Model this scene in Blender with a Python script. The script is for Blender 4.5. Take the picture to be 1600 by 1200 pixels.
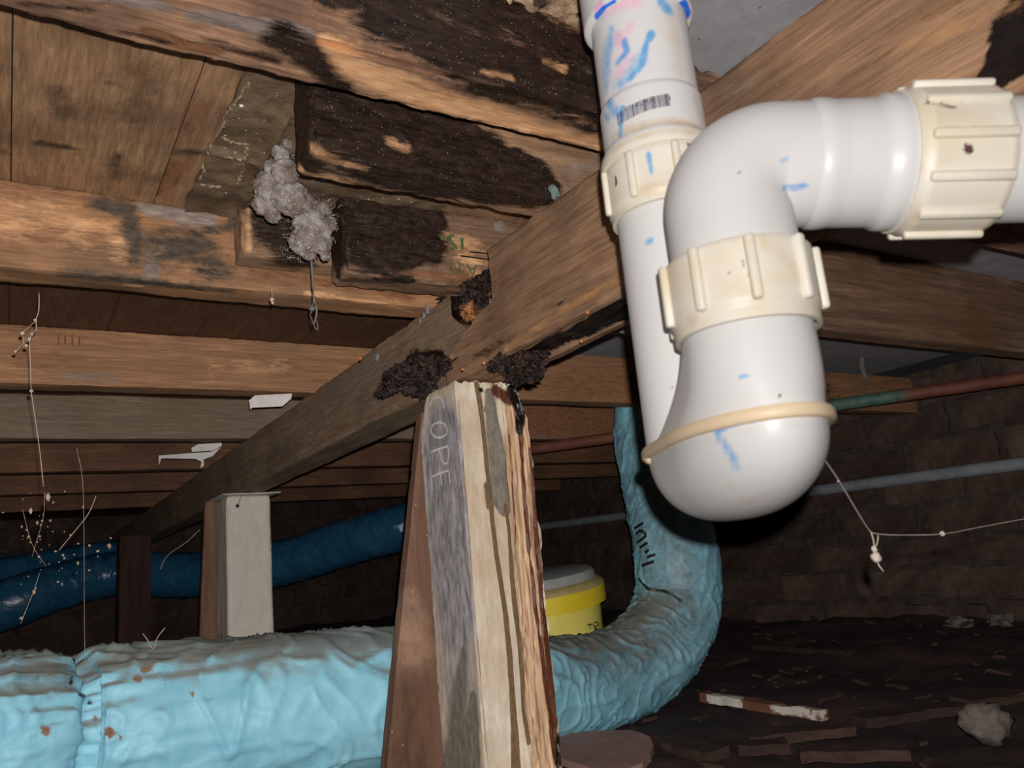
import bpy, math, random
import numpy as np
from mathutils import Vector, Matrix, noise
from mathutils.bvhtree import BVHTree
random.seed(7); rng = np.random.default_rng(7)
SC = bpy.context.scene; COL = SC.collection
for o in list(bpy.data.objects): bpy.data.objects.remove(o)

# ---------------------------------------------------------------- camera
# world: X along the floor joists, Y along the bearer (away), Z up; the lens is at the origin
F, HC, HS, VX = 1240.0, 878.0, -0.096, 9.0
_up = np.array([HS, -1.0, (HC-600)/F]); _up /= np.linalg.norm(_up)
_vy = HC+HS*(VX-800)
_Y = np.array([VX-800, _vy-600, F]); _Y -= _up*(_Y@_up); _Y /= np.linalg.norm(_Y)
ROT = np.stack([np.cross(_Y, _up), _Y, _up])
def ray(px, py): return ROT@np.array([(px-800)/F, (py-600)/F, 1.0])
def atd(px, py, d): return ray(px, py)*d
def onX(px, py, X): r = ray(px, py); return r*(X/r[0])
def onY(px, py, Y): r = ray(px, py); return r*(Y/r[1])
def onZ(px, py, Z): r = ray(px, py); return r*(Z/r[2])
cam = bpy.data.cameras.new('camera'); cam.sensor_width = 36; cam.lens = 36*F/1600; cam.clip_start = 0.01
cam.dof.use_dof = True; cam.dof.focus_distance = 0.95; cam.dof.aperture_fstop = 16
camo = bpy.data.objects.new('camera', cam); COL.objects.link(camo)
R3 = np.stack([ROT@[1, 0, 0], ROT@[0, -1, 0], -(ROT@[0, 0, 1])], axis=1)
camo.matrix_world = Matrix([list(R3[i])+[0] for i in range(3)]+[[0, 0, 0, 1]])
SC.camera = camo

# ---------------------------------------------------------------- light: the phone's own flash beside the lens, and a near-black crawl space
w = bpy.data.worlds.new('world'); SC.world = w; w.use_nodes = True
w.node_tree.nodes['Background'].inputs[0].default_value = (0.55, 0.5, 0.6, 1)
w.node_tree.nodes['Background'].inputs[1].default_value = 0.012
fl = bpy.data.lights.new('flash', 'POINT'); fl.energy = 128; fl.shadow_soft_size = 0.0025
fl.use_nodes = True; nt = fl.node_tree
em = nt.nodes['Emission']; fo = nt.nodes.new('ShaderNodeLightFalloff')
fo.inputs['Strength'].default_value = 1.0; fo.inputs['Smooth'].default_value = 2.6
nt.links.new(fo.outputs['Quadratic'], em.inputs['Strength'])
em.inputs['Color'].default_value = (1.0, 0.975, 0.955, 1)
flo = bpy.data.objects.new('flash', fl); COL.objects.link(flo)
flo.location = Vector(ROT@np.array([0.006, -0.0155, 0.0]))
SC.view_settings.view_transform = 'Standard'; SC.view_settings.look = 'None'
SC.view_settings.exposure = 0.0; SC.view_settings.gamma = 1.0
SC.view_settings.use_curve_mapping = False

# ---------------------------------------------------------------- helpers
def lin(c):
    c = np.array(c, float)/255.0
    return tuple(np.where(c <= 0.04045, c/12.92, ((c+0.055)/1.055)**2.4))+(1.0,)

def Mat(name, c1, c2, gscale=(30, 30, 30), layers=(), rough=0.75, rvar=None, spec=0.3, bump=0.25, bscale=None,
        specks=None, var=None, objrand=0.0, dust=None, metal=0.0, ndist=0.6, micro=0.0):
    """c1/c2: grain colours; layers: dicts ch, a, b, sc, amp, edge, rough (painted stains, worn edges broken up by noise)"""
    m = bpy.data.materials.new(name); m.use_nodes = True; n = m.node_tree.nodes; l = m.node_tree.links
    bs = n['Principled BSDF']; tc = n.new('ShaderNodeTexCoord')
    def mp(sc):
        a = n.new('ShaderNodeMapping'); a.inputs['Scale'].default_value = sc
        l.new(tc.outputs['Object'], a.inputs['Vector']); return a.outputs[0]
    def nz(sc, det=6, rgh=0.6, dist=0.0):
        a = n.new('ShaderNodeTexNoise'); a.inputs['Scale'].default_value = 1.0; a.inputs['Detail'].default_value = det
        a.inputs['Roughness'].default_value = rgh; a.inputs['Distortion'].default_value = dist
        l.new(mp(sc), a.inputs['Vector']); return a.outputs[0]
    def mrange(v, a, b, lo=0.0, hi=1.0):
        x = n.new('ShaderNodeMapRange'); x.inputs[1].default_value = a; x.inputs[2].default_value = b
        x.inputs[3].default_value = lo; x.inputs[4].default_value = hi; x.clamp = True
        l.new(v, x.inputs[0]); return x.outputs[0]
    def mix(f, A, B, mode='MIX'):
        x = n.new('ShaderNodeMix'); x.data_type = 'RGBA'; x.blend_type = mode
        for s, v in ((0, f), (6, A), (7, B)):
            if isinstance(v, (tuple, list)): x.inputs[s].default_value = v
            elif isinstance(v, (int, float)): x.inputs[s].default_value = v
            else: l.new(v, x.inputs[s])
        return x.outputs[2]
    def mth(op, a, b):
        x = n.new('ShaderNodeMath'); x.operation = op
        for s, v in ((0, a), (1, b)):
            if isinstance(v, (int, float)): x.inputs[s].default_value = v
            else: l.new(v, x.inputs[s])
        return x.outputs[0]
    g = nz(gscale, 7, 0.62, ndist)
    col = mix(mrange(g, 0.33, 0.67), lin(c1), lin(c2))
    if var:                                   # slow blotches of colour
        col = mix(mrange(nz((var[1],)*3, 4, 0.55), 0.42, 0.68), col, lin(var[0]))
    if objrand:
        oi = n.new('ShaderNodeObjectInfo')
        col = mix(1.0, col, mix(mrange(oi.outputs['Random'], 0, 1), (1-objrand,)*3+(1,), (1+objrand,)*3+(1,)), 'MULTIPLY')
    rg = rough
    if rvar: rg = mrange(g, 0.3, 0.7, rvar[0], rvar[1])
    hgt = nz(bscale or tuple(3*s for s in gscale), 5, 0.65)
    if micro:
        m1 = mrange(hgt, 0.34, 0.66); m2 = mrange(nz(tuple(7*q for q in gscale), 4, 0.6), 0.36, 0.64)
        col = mix(1.0, col, mix(m1, (1-micro, 1-micro*1.05, 1-micro*1.1, 1), (1+micro*.6,)*3+(1,)), 'MULTIPLY')
        col = mix(1.0, col, mix(m2, (1-micro*.6,)*3+(1,), (1+micro*.35,)*3+(1,)), 'MULTIPLY')
    at = {}
    for L in layers:
        an = 'm%d' % (1+L['ch']//3)
        if an not in at:
            a = n.new('ShaderNodeAttribute'); a.attribute_name = an
            s = n.new('ShaderNodeSeparateColor'); l.new(a.outputs['Color'], s.inputs[0]); at[an] = s
        v = at[an].outputs[L['ch'] % 3]
        sc = L.get('sc', (60, 60, 60)); amp = L.get('amp', 1.0); e = L.get('edge', 0.25)
        nn = mth('MULTIPLY', mth('SUBTRACT', nz(sc, 10, 0.74, 0.4), 0.5), amp*2.6)
        vv = mth('ADD', v, nn)
        mk = mrange(vv, 0.5-e/2, 0.5+e/2)
        zero = mrange(v, 0.02, 0.25); mk = mth('MULTIPLY', mk, zero)
        if 'op' in L: mk = mth('MULTIPLY', mk, L['op'])
        lc = mix(mrange(nz(L.get('isc', tuple(2.3*s for s in sc)), 5, 0.65), 0.35, 0.65), lin(L['a']), lin(L['b']))
        if L.get('rough') == 0.5:  # white and ochre specks: moist sparkle painted into the rot colour
            vo = n.new('ShaderNodeTexVoronoi'); vo.inputs['Scale'].default_value = 760; l.new(tc.outputs['Object'], vo.inputs['Vector'])
            sp = n.new('ShaderNodeSeparateColor'); l.new(vo.outputs['Color'], sp.inputs[0])
            lc = mix(mth('MULTIPLY', mth('LESS_THAN', vo.outputs['Distance'], 0.24), mth('LESS_THAN', sp.outputs[0], 0.06)), lc, mix(sp.outputs[1], lin((206, 190, 176)), lin((168, 104, 52))))
        col = mix(mk, col, lc)
        if 'rough' in L:
            rg = mth('ADD', mth('MULTIPLY', mth('SUBTRACT', 1.0, mk), rg), mth('MULTIPLY', mk, L['rough']))
    if dust:                                  # settled dust lies on what faces up
        ge = n.new('ShaderNodeNewGeometry'); s = n.new('ShaderNodeSeparateXYZ'); l.new(ge.outputs['Normal'], s.inputs[0])
        dm = mth('ADD', s.outputs[2], mth('MULTIPLY', mth('SUBTRACT', nz((dust[2],)*3, 6, 0.65), 0.5), dust[3]))
        col = mix(mth('MULTIPLY', mrange(dm, dust[1]-0.15, dust[1]+0.2), dust[4]), col, lin(dust[0]))
    if specks:                                # grit, and on wet rot painted glints: colour, cell scale, size, share
        vo = n.new('ShaderNodeTexVoronoi'); vo.inputs['Scale'].default_value = specks[1]; l.new(tc.outputs['Object'], vo.inputs['Vector'])
        sp = n.new('ShaderNodeSeparateColor'); l.new(vo.outputs['Color'], sp.inputs[0])
        k = mth('MULTIPLY', mth('LESS_THAN', vo.outputs['Distance'], specks[2]), mth('LESS_THAN', sp.outputs[0], specks[3]))
        col = mix(k, col, lin(specks[0]))
    l.new(col, bs.inputs['Base Color'])
    if isinstance(rg, float): bs.inputs['Roughness'].default_value = rg
    else: l.new(rg, bs.inputs['Roughness'])
    bs.inputs['Specular IOR Level'].default_value = spec; bs.inputs['Metallic'].default_value = metal
    if bump:
        bp = n.new('ShaderNodeBump'); bp.inputs['Strength'].default_value = bump; bp.inputs['Distance'].default_value = 0.002
        l.new(hgt, bp.inputs['Height']); l.new(bp.outputs[0], bs.inputs['Normal'])
    return m

def tag(o, label=None, cat=None, group=None, kind=None):
    if label: o['label'] = label
    if cat: o['category'] = cat
    if group: o['group'] = group
    if kind: o['kind'] = kind
    return o
def thing(name, loc, label, cat, group=None, kind=None):
    o = bpy.data.objects.new(name, None); COL.objects.link(o); o.location = Vector(loc); o.empty_display_size = 0.02
    return tag(o, label, cat, group, kind)
def strokes_to_masks(V, Fc, paints, ext=None):
    bvh = BVHTree.FromPolygons([Vector(v) for v in V], Fc)
    ms = np.zeros((len(V), 6), np.float32)
    for p in paints:
        ch, pts, rad = p[:3]; st = p[3] if len(p) > 3 else 1.0; soft = p[4] if len(p) > 4 else 0.75
        pts = [q if len(q) == 3 else (q[0], q[1], rad) for q in pts]
        H = []
        for (x, y, r_) in pts:
            r = Vector(ray(x, y)); h = bvh.ray_cast(Vector((0, 0, 0)), r.normalized())
            if h[0] is None: continue
            H.append((np.array(h[0]), r_*np.linalg.norm(np.array(h[0]))/F))
        if not H: continue
        if len(H) == 1: H = H*2
        best = np.zeros(len(V))
        for (a, ra), (b, rb) in zip(H[:-1], H[1:]):
            ab = b-a; L2 = max(ab@ab, 1e-12)
            t = np.clip(((V-a)@ab)/L2, 0, 1)
            d = np.linalg.norm(V-(a+t[:, None]*ab), axis=1); R = ra+(rb-ra)*t
            best = np.maximum(best, np.clip(1-(d/R-(1-soft))/(2*soft), 0, 1))
        if len(p) > 5 and ext is not None: best = best*(ext[:, p[5][0]] == p[5][1])
        ms[:, ch] = np.maximum(ms[:, ch], best*st)
    return ms
BVH = {}
def mk(name, V, Fc, mat, parent=None, smooth=None, paints=None, kind=None, label=None, cat=None, group=None, masks=None, keep=False, ext=None):
    """one mesh object from world-space vertices; its origin is the base of the thing (or its parent's)"""
    V = np.asarray(V, float)
    if parent is None:
        org = np.array([(V[:, 0].min()+V[:, 0].max())/2, (V[:, 1].min()+V[:, 1].max())/2, V[:, 2].min()])
    else:
        q = parent; org = np.zeros(3)
        while q is not None: org = org+np.array(q.location); q = q.parent
    me = bpy.data.meshes.new(name); me.from_pydata((V-org).tolist(), [], Fc); 
    ms = masks
    if paints: ms = strokes_to_masks(V, Fc, paints, ext)
    if ms is not None:
        for i, an in enumerate(('m1', 'm2')):
            a = me.color_attributes.new(an, 'FLOAT_COLOR', 'POINT')
            c = np.ones((len(V), 4), np.float32); c[:, :3] = ms[:, 3*i:3*i+3]; a.data.foreach_set('color', c.ravel())
    if smooth is not None:
        me.polygons.foreach_set('use_smooth', [True]*len(me.polygons))
        if smooth < 179: me.set_sharp_from_angle(angle=math.radians(smooth))
    me.materials.append(mat)
    o = bpy.data.objects.new(name, me); COL.objects.link(o)
    if parent is None: o.location = Vector(org)
    else: o.parent = parent
    if keep: BVH[o.name] = BVHTree.FromPolygons([Vector(v) for v in V], Fc)
    return tag(o, label, cat, group, kind)

def lattice(xs, ys, zs):
    xs, ys, zs = map(np.asarray, (xs, ys, zs)); nx, ny, nz_ = len(xs), len(ys), len(zs)
    Q = []
    def key(i, j, k): return (i*ny+j)*nz_+k
    def face(n1, n2, fn, flip):
        a, b = np.meshgrid(np.arange(n1-1), np.arange(n2-1), indexing='ij'); a = a.ravel(); b = b.ravel()
        q = np.stack([fn(a, b), fn(a+1, b), fn(a+1, b+1), fn(a, b+1)], 1)
        Q.append(q[:, ::-1] if flip else q)
    face(ny, nz_, lambda a, b: key(0*a, a, b), True); face(ny, nz_, lambda a, b: key(0*a+nx-1, a, b), False)
    face(nx, nz_, lambda a, b: key(a, 0*a, b), False); face(nx, nz_, lambda a, b: key(a, 0*a+ny-1, b), True)
    face(nx, ny, lambda a, b: key(a, b, 0*a), True); face(nx, ny, lambda a, b: key(a, b, 0*a+nz_-1), False)
    q = np.concatenate(Q); u, inv = np.unique(q.ravel(), return_inverse=True)
    i, j, k = u//(ny*nz_), (u//nz_) % ny, u % nz_
    V = np.stack([xs[i], ys[j], zs[k]], 1)
    ext = np.stack([(i == 0)*-1+(i == nx-1)*1, (j == 0)*-1+(j == ny-1)*1, (k == 0)*-1+(k == nz_-1)*1], 1)
    return V, inv.reshape(-1, 4).tolist(), ext
def rngs(*segs):
    """coordinate list: (start, end, step) segments"""
    out = []
    for a, b, s in segs:
        n = max(1, int(round((b-a)/s))); out += list(np.linspace(a, b, n+1)[(1 if out else 0):])
    return out
def fbm(p, sc, oct_=3):
    return noise.fractal(Vector(p)*sc, 0.8, 2.1, oct_, noise_basis='PERLIN_ORIGINAL')
def roughen(V, ext, amp, sc, edge=0.0015, esc=None, esc2=60):
    """slightly uneven faces and worn arrises"""
    out = V.copy(); sc = np.array(sc)
    for n_, (v, e) in enumerate(zip(V, ext)):
        c = abs(e[0])+abs(e[1])+abs(e[2])
        f = noise.fractal(Vector(v*sc), 0.8, 2.0, 3)
        if c == 1: out[n_] += e*f*amp
        else:
            k = edge*(0.6+1.2*abs(noise.noise(Vector(v*esc2))))
            out[n_] -= e*k
            out[n_] += e*f*amp
    return out
def tube(path, radii, seg=24, caps=True, disp=None):
    """swept round tube through world points with a parallel-transport frame"""
    P = np.asarray(path, float); n = len(P); R = np.broadcast_to(np.asarray(radii, float), (n,))
    T = np.gradient(P, axis=0); T /= np.linalg.norm(T, axis=1)[:, None]
    a = np.array([0, 0, 1.0]) if abs(T[0][2]) < 0.9 else np.array([0, 1.0, 0])
    N = np.cross(T[0], a); N /= np.linalg.norm(N); V = []
    ss = np.concatenate([[0], np.cumsum(np.linalg.norm(np.diff(P, axis=0), axis=1))])
    for i in range(n):
        N = N-T[i]*(N@T[i]); N /= np.linalg.norm(N); B = np.cross(T[i], N)
        for j in range(seg):
            t = 2*math.pi*j/seg; dr = N*math.cos(t)+B*math.sin(t)
            r = R[i]+(disp(ss[i], t, P[i]+dr*R[i]) if disp else 0)
            V.append(P[i]+dr*r)
    Fc = [(i*seg+j, i*seg+(j+1) % seg, (i+1)*seg+(j+1) % seg, (i+1)*seg+j) for i in range(n-1) for j in range(seg)]
    if caps:
        V += [P[0], P[-1]]; c0, c1 = n*seg, n*seg+1
        Fc += [(c0, (j+1) % seg, j) for j in range(seg)]
        Fc += [(c1, (n-1)*seg+j, (n-1)*seg+(j+1) % seg) for j in range(seg)]
    return np.array(V), Fc
def lathe(o, axis, prof, seg=64, nrm=None):
    """profile [(t, r)] turned about the line o + t*axis"""
    a = np.asarray(axis, float); a /= np.linalg.norm(a); o = np.asarray(o, float)
    h = np.array([0, 0, 1.0]) if abs(a[2]) < 0.9 else np.array([1.0, 0, 0])
    u = np.cross(h, a); u /= np.linalg.norm(u); v = np.cross(a, u); V = []
    for t, r in prof:
        for j in range(seg):
            q = 2*math.pi*j/seg; V.append(o+a*t+(u*math.cos(q)+v*math.sin(q))*r)
    n = len(prof)
    Fc = [(i*seg+j, i*seg+(j+1) % seg, (i+1)*seg+(j+1) % seg, (i+1)*seg+j) for i in range(n-1) for j in range(seg)]
    return np.array(V), Fc
def fine(prof, step):
    """resample a profile so paint can sit on it, keeping its corners"""
    out = [prof[0]]
    for (a, ra), (b, rb) in zip(prof[:-1], prof[1:]):
        n = max(1, int(math.hypot(b-a, rb-ra)/step))
        out += [(a+(b-a)*i/n, ra+(rb-ra)*i/n) for i in range(1, n+1)]
    return out
def spline(pts, step):
    P = np.array(pts, float); P = np.vstack([2*P[0]-P[1], P, 2*P[-1]-P[-2]]); out = []
    for i in range(1, len(P)-2):
        L = np.linalg.norm(P[i+1, :3]-P[i, :3]); n = max(2, int(L/step))
        for t in np.linspace(0, 1, n, endpoint=False):
            a, b, c, d = P[i-1], P[i], P[i+1], P[i+2]
            out.append(0.5*((2*b)+(-a+c)*t+(2*a-5*b+4*c-d)*t*t+(-a+3*b-3*c+d)*t**3))
    out.append(P[-2]); return np.array(out)
def joinm(parts):
    V, Fc, o = [], [], 0
    for v, f in parts:
        V.append(np.asarray(v)); Fc += [tuple(i+o for i in q) for q in f]; o += len(v)
    return np.concatenate(V), Fc
def boxm(c, ax, half, bev=0.0):
    """oriented box (axes rows of ax), optionally with chamfered edges"""
    c = np.asarray(c, float); ax = np.asarray(ax, float); h = np.asarray(half, float)
    if bev <= 0:
        V = [c+ax[0]*h[0]*i+ax[1]*h[1]*j+ax[2]*h[2]*k for i in (-1, 1) for j in (-1, 1) for k in (-1, 1)]
        return np.array(V), [(0, 1, 3, 2), (4, 6, 7, 5), (0, 4, 5, 1), (2, 3, 7, 6), (0, 2, 6, 4), (1, 5, 7, 3)]
    xs = [[-h[a], -h[a]+bev, h[a]-bev, h[a]] for a in range(3)]
    V, Fc, e = lattice(*xs)
    n = np.abs(e).sum(1)
    for q in range(len(V)):
        if n[q] == 2: V[q] -= e[q]*bev*0.30
        elif n[q] == 3: V[q] -= e[q]*bev*0.45
    return c+V@ax, Fc
def ribbon(bvh, lines, wpx, lift=0.0004, step=3.0):
    """flat print: strokes laid on a real surface (traced points are dropped onto it)"""
    V, Fc = [], []
    for ln in lines:
        pts = []
        for (x0, y0), (x1, y1) in zip(ln[:-1], ln[1:]):
            n = max(1, int(math.hypot(x1-x0, y1-y0)/step)); pts += [(x0+(x1-x0)*i/n, y0+(y1-y0)*i/n) for i in range(n)]
        pts.append(ln[-1]); H = []
        for x, y in pts:
            r = Vector(ray(x, y)).normalized(); h = bvh.ray_cast(Vector((0, 0, 0)), r)
            if h[0] is not None:
                nn = h[1] if h[1].dot(r) < 0 else -h[1]; H.append((h[0]+nn*lift, nn, h[3]))
        if len(H) < 2: continue
        b = len(V)
        for i, (p, nn, d) in enumerate(H):
            t = (H[min(i+1, len(H)-1)][0]-H[max(i-1, 0)][0]).normalized(); s = nn.cross(t).normalized()*(wpx*d/F/2)
            V += [p-s, p+s]
        Fc += [(b+2*i, b+2*i+1, b+2*i+3, b+2*i+2) for i in range(len(H)-1)]
    return np.array([list(v) for v in V]), Fc
def arc(cx, cy, rx, ry, a0, a1, n=14):
    return [(cx+rx*math.cos(math.radians(a0+(a1-a0)*i/n)), cy+ry*math.sin(math.radians(a0+(a1-a0)*i/n))) for i in range(n+1)]
def blob(c, r, seed=0, sub=3, amp=0.35, sc=1.6, sq=(1, 1, 1)):
    import bmesh
    bm = bmesh.new(); bmesh.ops.create_icosphere(bm, subdivisions=sub, radius=1.0); V = []
    for v in bm.verts:
        d = Vector(v.co).normalized(); f = 1+amp*noise.fractal(d*sc+Vector((seed*7.1, seed*3.3, 1)), 0.7, 2.2, 4)*1.4
        V.append(np.asarray(c)+np.array(d)*f*r*np.array(sq))
    Fc = [tuple(v.index for v in f.verts) for f in bm.faces]; bm.free(); return np.array(V), Fc

# ---------------------------------------------------------------- materials
GX, GY, GZ = (5, 90, 90), (90, 5, 90), (70, 70, 5)
def rotlayer(ch, a=(26, 19, 16), b=(60, 43, 34), sc=(40, 90, 90), **k): return dict(ch=ch, a=a, b=b, sc=sc, amp=0.62, edge=0.3, rough=0.5, **k)
def joist_mat(name, c1, c2, var, ax=GX, extra=(), sc=(25, 90, 90), **k):
    return Mat(name, c1, c2, ax, [
        dict(ch=3, a=(112, 74, 50), b=(150, 104, 72), sc=sc, amp=0.6, edge=0.3),
        dict(ch=2, a=(116, 104, 98), b=(160, 142, 132), sc=sc, amp=0.6, edge=0.35),
        rotlayer(0, sc=sc),
        dict(ch=1, a=(208, 154, 106), b=(236, 184, 138), sc=sc, amp=0.7, edge=0.5),
        *extra], rough=0.75, var=var, bump=0.5, micro=0.26, specks=((205, 190, 172), 330, 0.13, 0.05), **k)
M_j1 = joist_mat('weathered_joist_wood', (136, 98, 76), (198, 156, 122), ((112, 84, 70), 16))
M_j2 = joist_mat('orange_joist_wood', (152, 106, 70), (190, 142, 102), ((128, 98, 74), 9),
                 extra=[dict(ch=4, a=(56, 48, 42), b=(96, 82, 68), sc=(25, 60, 60), amp=0.6, edge=0.35)])
M_j3 = joist_mat('brown_joist_wood', (136, 96, 66), (174, 130, 94), ((146, 110, 80), 6))
M_grey = joist_mat('dusty_grey_joist_wood', (116, 98, 82), (140, 120, 100), ((120, 100, 80), 5))
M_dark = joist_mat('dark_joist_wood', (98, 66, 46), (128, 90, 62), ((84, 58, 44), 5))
M_dark2 = Mat('blackened_wood', (50, 33, 29), (66, 44, 37), (70, 70, 5), rough=0.9, bump=0.4)
M_jr = joist_mat('ridged_joist_wood', (108, 82, 66), (160, 126, 100), ((124, 92, 66), 5), ax=(3, 70, 70))
M_rot = joist_mat('rot_stained_wood', (146, 112, 84), (180, 142, 110), ((128, 102, 84), 8),
                  extra=[dict(ch=5, a=(96, 122, 118), b=(130, 150, 140), sc=(90, 90, 90), amp=0.5, edge=0.2)])
M_bear = joist_mat('bearer_wood', (142, 107, 80), (168, 132, 102), ((118, 92, 72), 9), ax=GY, sc=(90, 25, 90),
                   extra=[dict(ch=4, a=(12, 9, 8), b=(34, 22, 18), sc=(60, 30, 60), amp=0.5, edge=0.2, rough=0.28),
                          dict(ch=5, a=(164, 120, 80), b=(188, 144, 100), sc=(70, 20, 70), amp=0.5, edge=0.3)])
M_bear2 = joist_mat('grey_bearer_wood', (134, 110, 88), (164, 138, 112), ((124, 106, 88), 9), ax=GY, sc=(90, 25, 90),
                    extra=[dict(ch=4, a=(12, 9, 8), b=(34, 22, 18), sc=(60, 30, 60), amp=0.5, edge=0.2, rough=0.28)])
M_wet = Mat('wet_rotten_wood', (7, 5, 5), (36, 23, 18), (160, 60, 160), rough=0.28, spec=0.6, bump=1.0, bscale=(500, 300, 500), var=((62, 38, 27), 70), specks=((190, 170, 160), 420, .16, .06))  # pale specks stand for wet glints, put into the colour
M_rotc = Mat('crumbling_rotten_wood', (58, 36, 24), (176, 118, 70), (70, 70, 50), rough=0.6, bump=0.9, bscale=(260, 260, 120))
M_board = joist_mat('ceiling_board_wood', (150, 114, 82), (180, 142, 106), ((128, 98, 74), 12), ax=(70, 7, 60), sc=(50, 12, 50),
                    extra=[dict(ch=4, a=(60, 48, 38), b=(92, 70, 50), sc=(50, 30, 50), amp=0.5, edge=0.5)])
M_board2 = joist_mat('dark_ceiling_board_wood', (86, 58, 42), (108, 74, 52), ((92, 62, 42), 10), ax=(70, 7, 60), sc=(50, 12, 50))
M_sheet = Mat('grey_cement_sheet', (150, 146, 148), (170, 166, 168), (30, 30, 30), [
    dict(ch=0, a=(120, 90, 66), b=(196, 170, 138), sc=(50, 50, 50), amp=0.6, edge=0.4),
    dict(ch=1, a=(44, 32, 28), b=(84, 62, 50), sc=(60, 60, 60), amp=0.8, edge=0.25)],
    rough=0.9, bump=0.2, specks=((70, 60, 56), 90, 0.1, 0.12))
M_patch = Mat('dirty_cement_patch', (104, 84, 64), (132, 110, 86), (50, 50, 50), rough=0.9, bump=0.8, bscale=(160, 160, 160),
              var=((86, 66, 48), 14), specks=((220, 210, 195), 180, 0.2, 0.1))
M_post = Mat('white_stump', (206, 190, 168), (226, 212, 192), (45, 45, 22), [
    dict(ch=1, a=(126, 120, 121), b=(190, 182, 182), sc=(110, 110, 22), isc=(120, 120, 40), amp=0.4, edge=0.6),
    dict(ch=2, a=(158, 116, 88), b=(220, 188, 152), sc=(150, 150, 18), isc=(260, 260, 16), amp=0.25, edge=0.3),
    dict(ch=3, a=(112, 104, 92), b=(140, 130, 116), sc=(60, 60, 40), amp=0.22, edge=0.3),
    dict(ch=4, a=(104, 82, 58), b=(128, 104, 78), sc=(160, 160, 60), amp=0.2, edge=0.2, rough=0.45),
    dict(ch=5, a=(74, 40, 26), b=(104, 60, 40), sc=(200, 200, 30), amp=0.3, edge=0.2, rough=0.5),
    dict(ch=0, a=(12, 9, 8), b=(44, 28, 20), sc=(90, 90, 60), amp=0.35, edge=0.25, rough=0.3)],
    rough=0.85, bump=0.5, bscale=(150, 150, 40), var=((198, 174, 146), 12), micro=0.08)
M_post2 = Mat('pale_stump', (196, 184, 172), (210, 198, 186), (50, 50, 20), [
    dict(ch=1, a=(136, 132, 134), b=(168, 162, 162), sc=(120, 120, 30), amp=0.3, edge=0.2)], rough=0.85, bump=0.4, bscale=(120, 120, 60))
M_plank = Mat('brown_board', (96, 68, 54), (124, 92, 74), (60, 60, 4), [
    dict(ch=0, a=(74, 52, 40), b=(100, 72, 54), sc=(30, 30, 12), amp=0.4, edge=0.5),
    dict(ch=1, a=(146, 116, 92), b=(168, 136, 110), sc=(30, 30, 20), amp=0.4, edge=0.6)], rough=0.75, bump=0.3, specks=((200, 180, 160), 160, 0.12, 0.06))  # the paler layer also carries the painted haze band
PVL = [dict(ch=2, a=(206, 184, 140), b=(190, 158, 112), sc=(60, 60, 60), amp=0.5, edge=0.6, op=0.55),
       dict(ch=1, a=(236, 150, 182), b=(222, 170, 196), sc=(70, 70, 70), amp=0.4, edge=0.6, op=0.8),
       dict(ch=0, a=(96, 172, 216), b=(60, 140, 206), sc=(110, 110, 110), amp=0.45, edge=0.5, op=0.85),
       dict(ch=4, a=(36, 92, 206), b=(54, 120, 214), sc=(80, 80, 80), amp=0.25, edge=0.3),
       dict(ch=3, a=(74, 48, 46), b=(104, 66, 60), sc=(400, 400, 400), amp=0.6, edge=0.3)]
M_pvc = Mat('white_pvc', (208, 206, 204), (214, 212, 210), (8, 8, 8), PVL, rough=0.38, spec=0.4, bump=0.0)
M_nut = Mat('yellowed_pvc', (218, 210, 194), (224, 218, 206), (14, 14, 14), PVL, rough=0.45, spec=0.4, bump=0.05, var=((212, 198, 168), 24))
M_ring = Mat('cream_pvc', (216, 192, 158), (226, 204, 172), (20, 20, 20), PVL, rough=0.45, spec=0.4, bump=0.0)
DUSTG = (134, 126, 112)
M_duct = Mat('blue_duct_film', (126, 186, 206), (152, 210, 226), (14, 14, 14), [
    dict(ch=0, a=(120, 84, 60), b=(150, 110, 84), sc=(200, 200, 200), amp=0.5, edge=0.3),
    dict(ch=1, a=(80, 90, 92), b=(118, 122, 116), sc=(40, 40, 40), amp=0.5, edge=0.7, op=0.85),
    dict(ch=2, a=(26, 26, 26), b=(50, 46, 40), sc=(120, 120, 120), amp=0.4, edge=0.3)],
    rough=0.5, spec=0.35, bump=0.35, bscale=(50, 50, 50), dust=(DUSTG, 0.62, 22, 0.9, 0.8), specks=((90, 80, 70), 60, 0.045, 0.1))
M_duct2 = Mat('grubby_blue_duct_film', (62, 128, 158), (92, 160, 188), (14, 14, 14), [
    dict(ch=1, a=(100, 92, 84), b=(124, 114, 102), sc=(30, 30, 30), amp=0.6, edge=0.7, op=0.9),
    dict(ch=2, a=(26, 24, 24), b=(48, 42, 38), sc=(120, 120, 120), amp=0.4, edge=0.3)],
    rough=0.28, spec=0.5, bump=0.25, bscale=(40, 40, 40), dust=((112, 104, 96), 0.5, 20, 1.0, 0.85), specks=((60, 50, 44), 70, 0.08, 0.2))
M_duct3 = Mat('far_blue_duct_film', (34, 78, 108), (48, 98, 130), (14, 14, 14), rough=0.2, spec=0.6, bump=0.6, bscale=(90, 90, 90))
M_soil = Mat('crawl_space_soil', (46, 33, 33), (78, 56, 52), (12, 12, 12), rough=0.95, bump=1.0, bscale=(60, 60, 60), var=((40, 30, 30), 3))
M_mortar = Mat('old_mortar', (50, 41, 36), (80, 68, 58), (25, 25, 25), rough=0.95, bump=0.7, bscale=(80, 80, 80))
M_brick = Mat('old_brick', (66, 51, 45), (96, 76, 66), (16, 16, 16), rough=0.92, bump=0.9, bscale=(70, 70, 70), objrand=0.28, var=((60, 44, 38), 6))
M_mortar2 = Mat('grimy_mortar', (84, 76, 70), (118, 108, 98), (40, 40, 40), rough=0.95, bump=0.9, bscale=(120, 120, 120))
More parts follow.
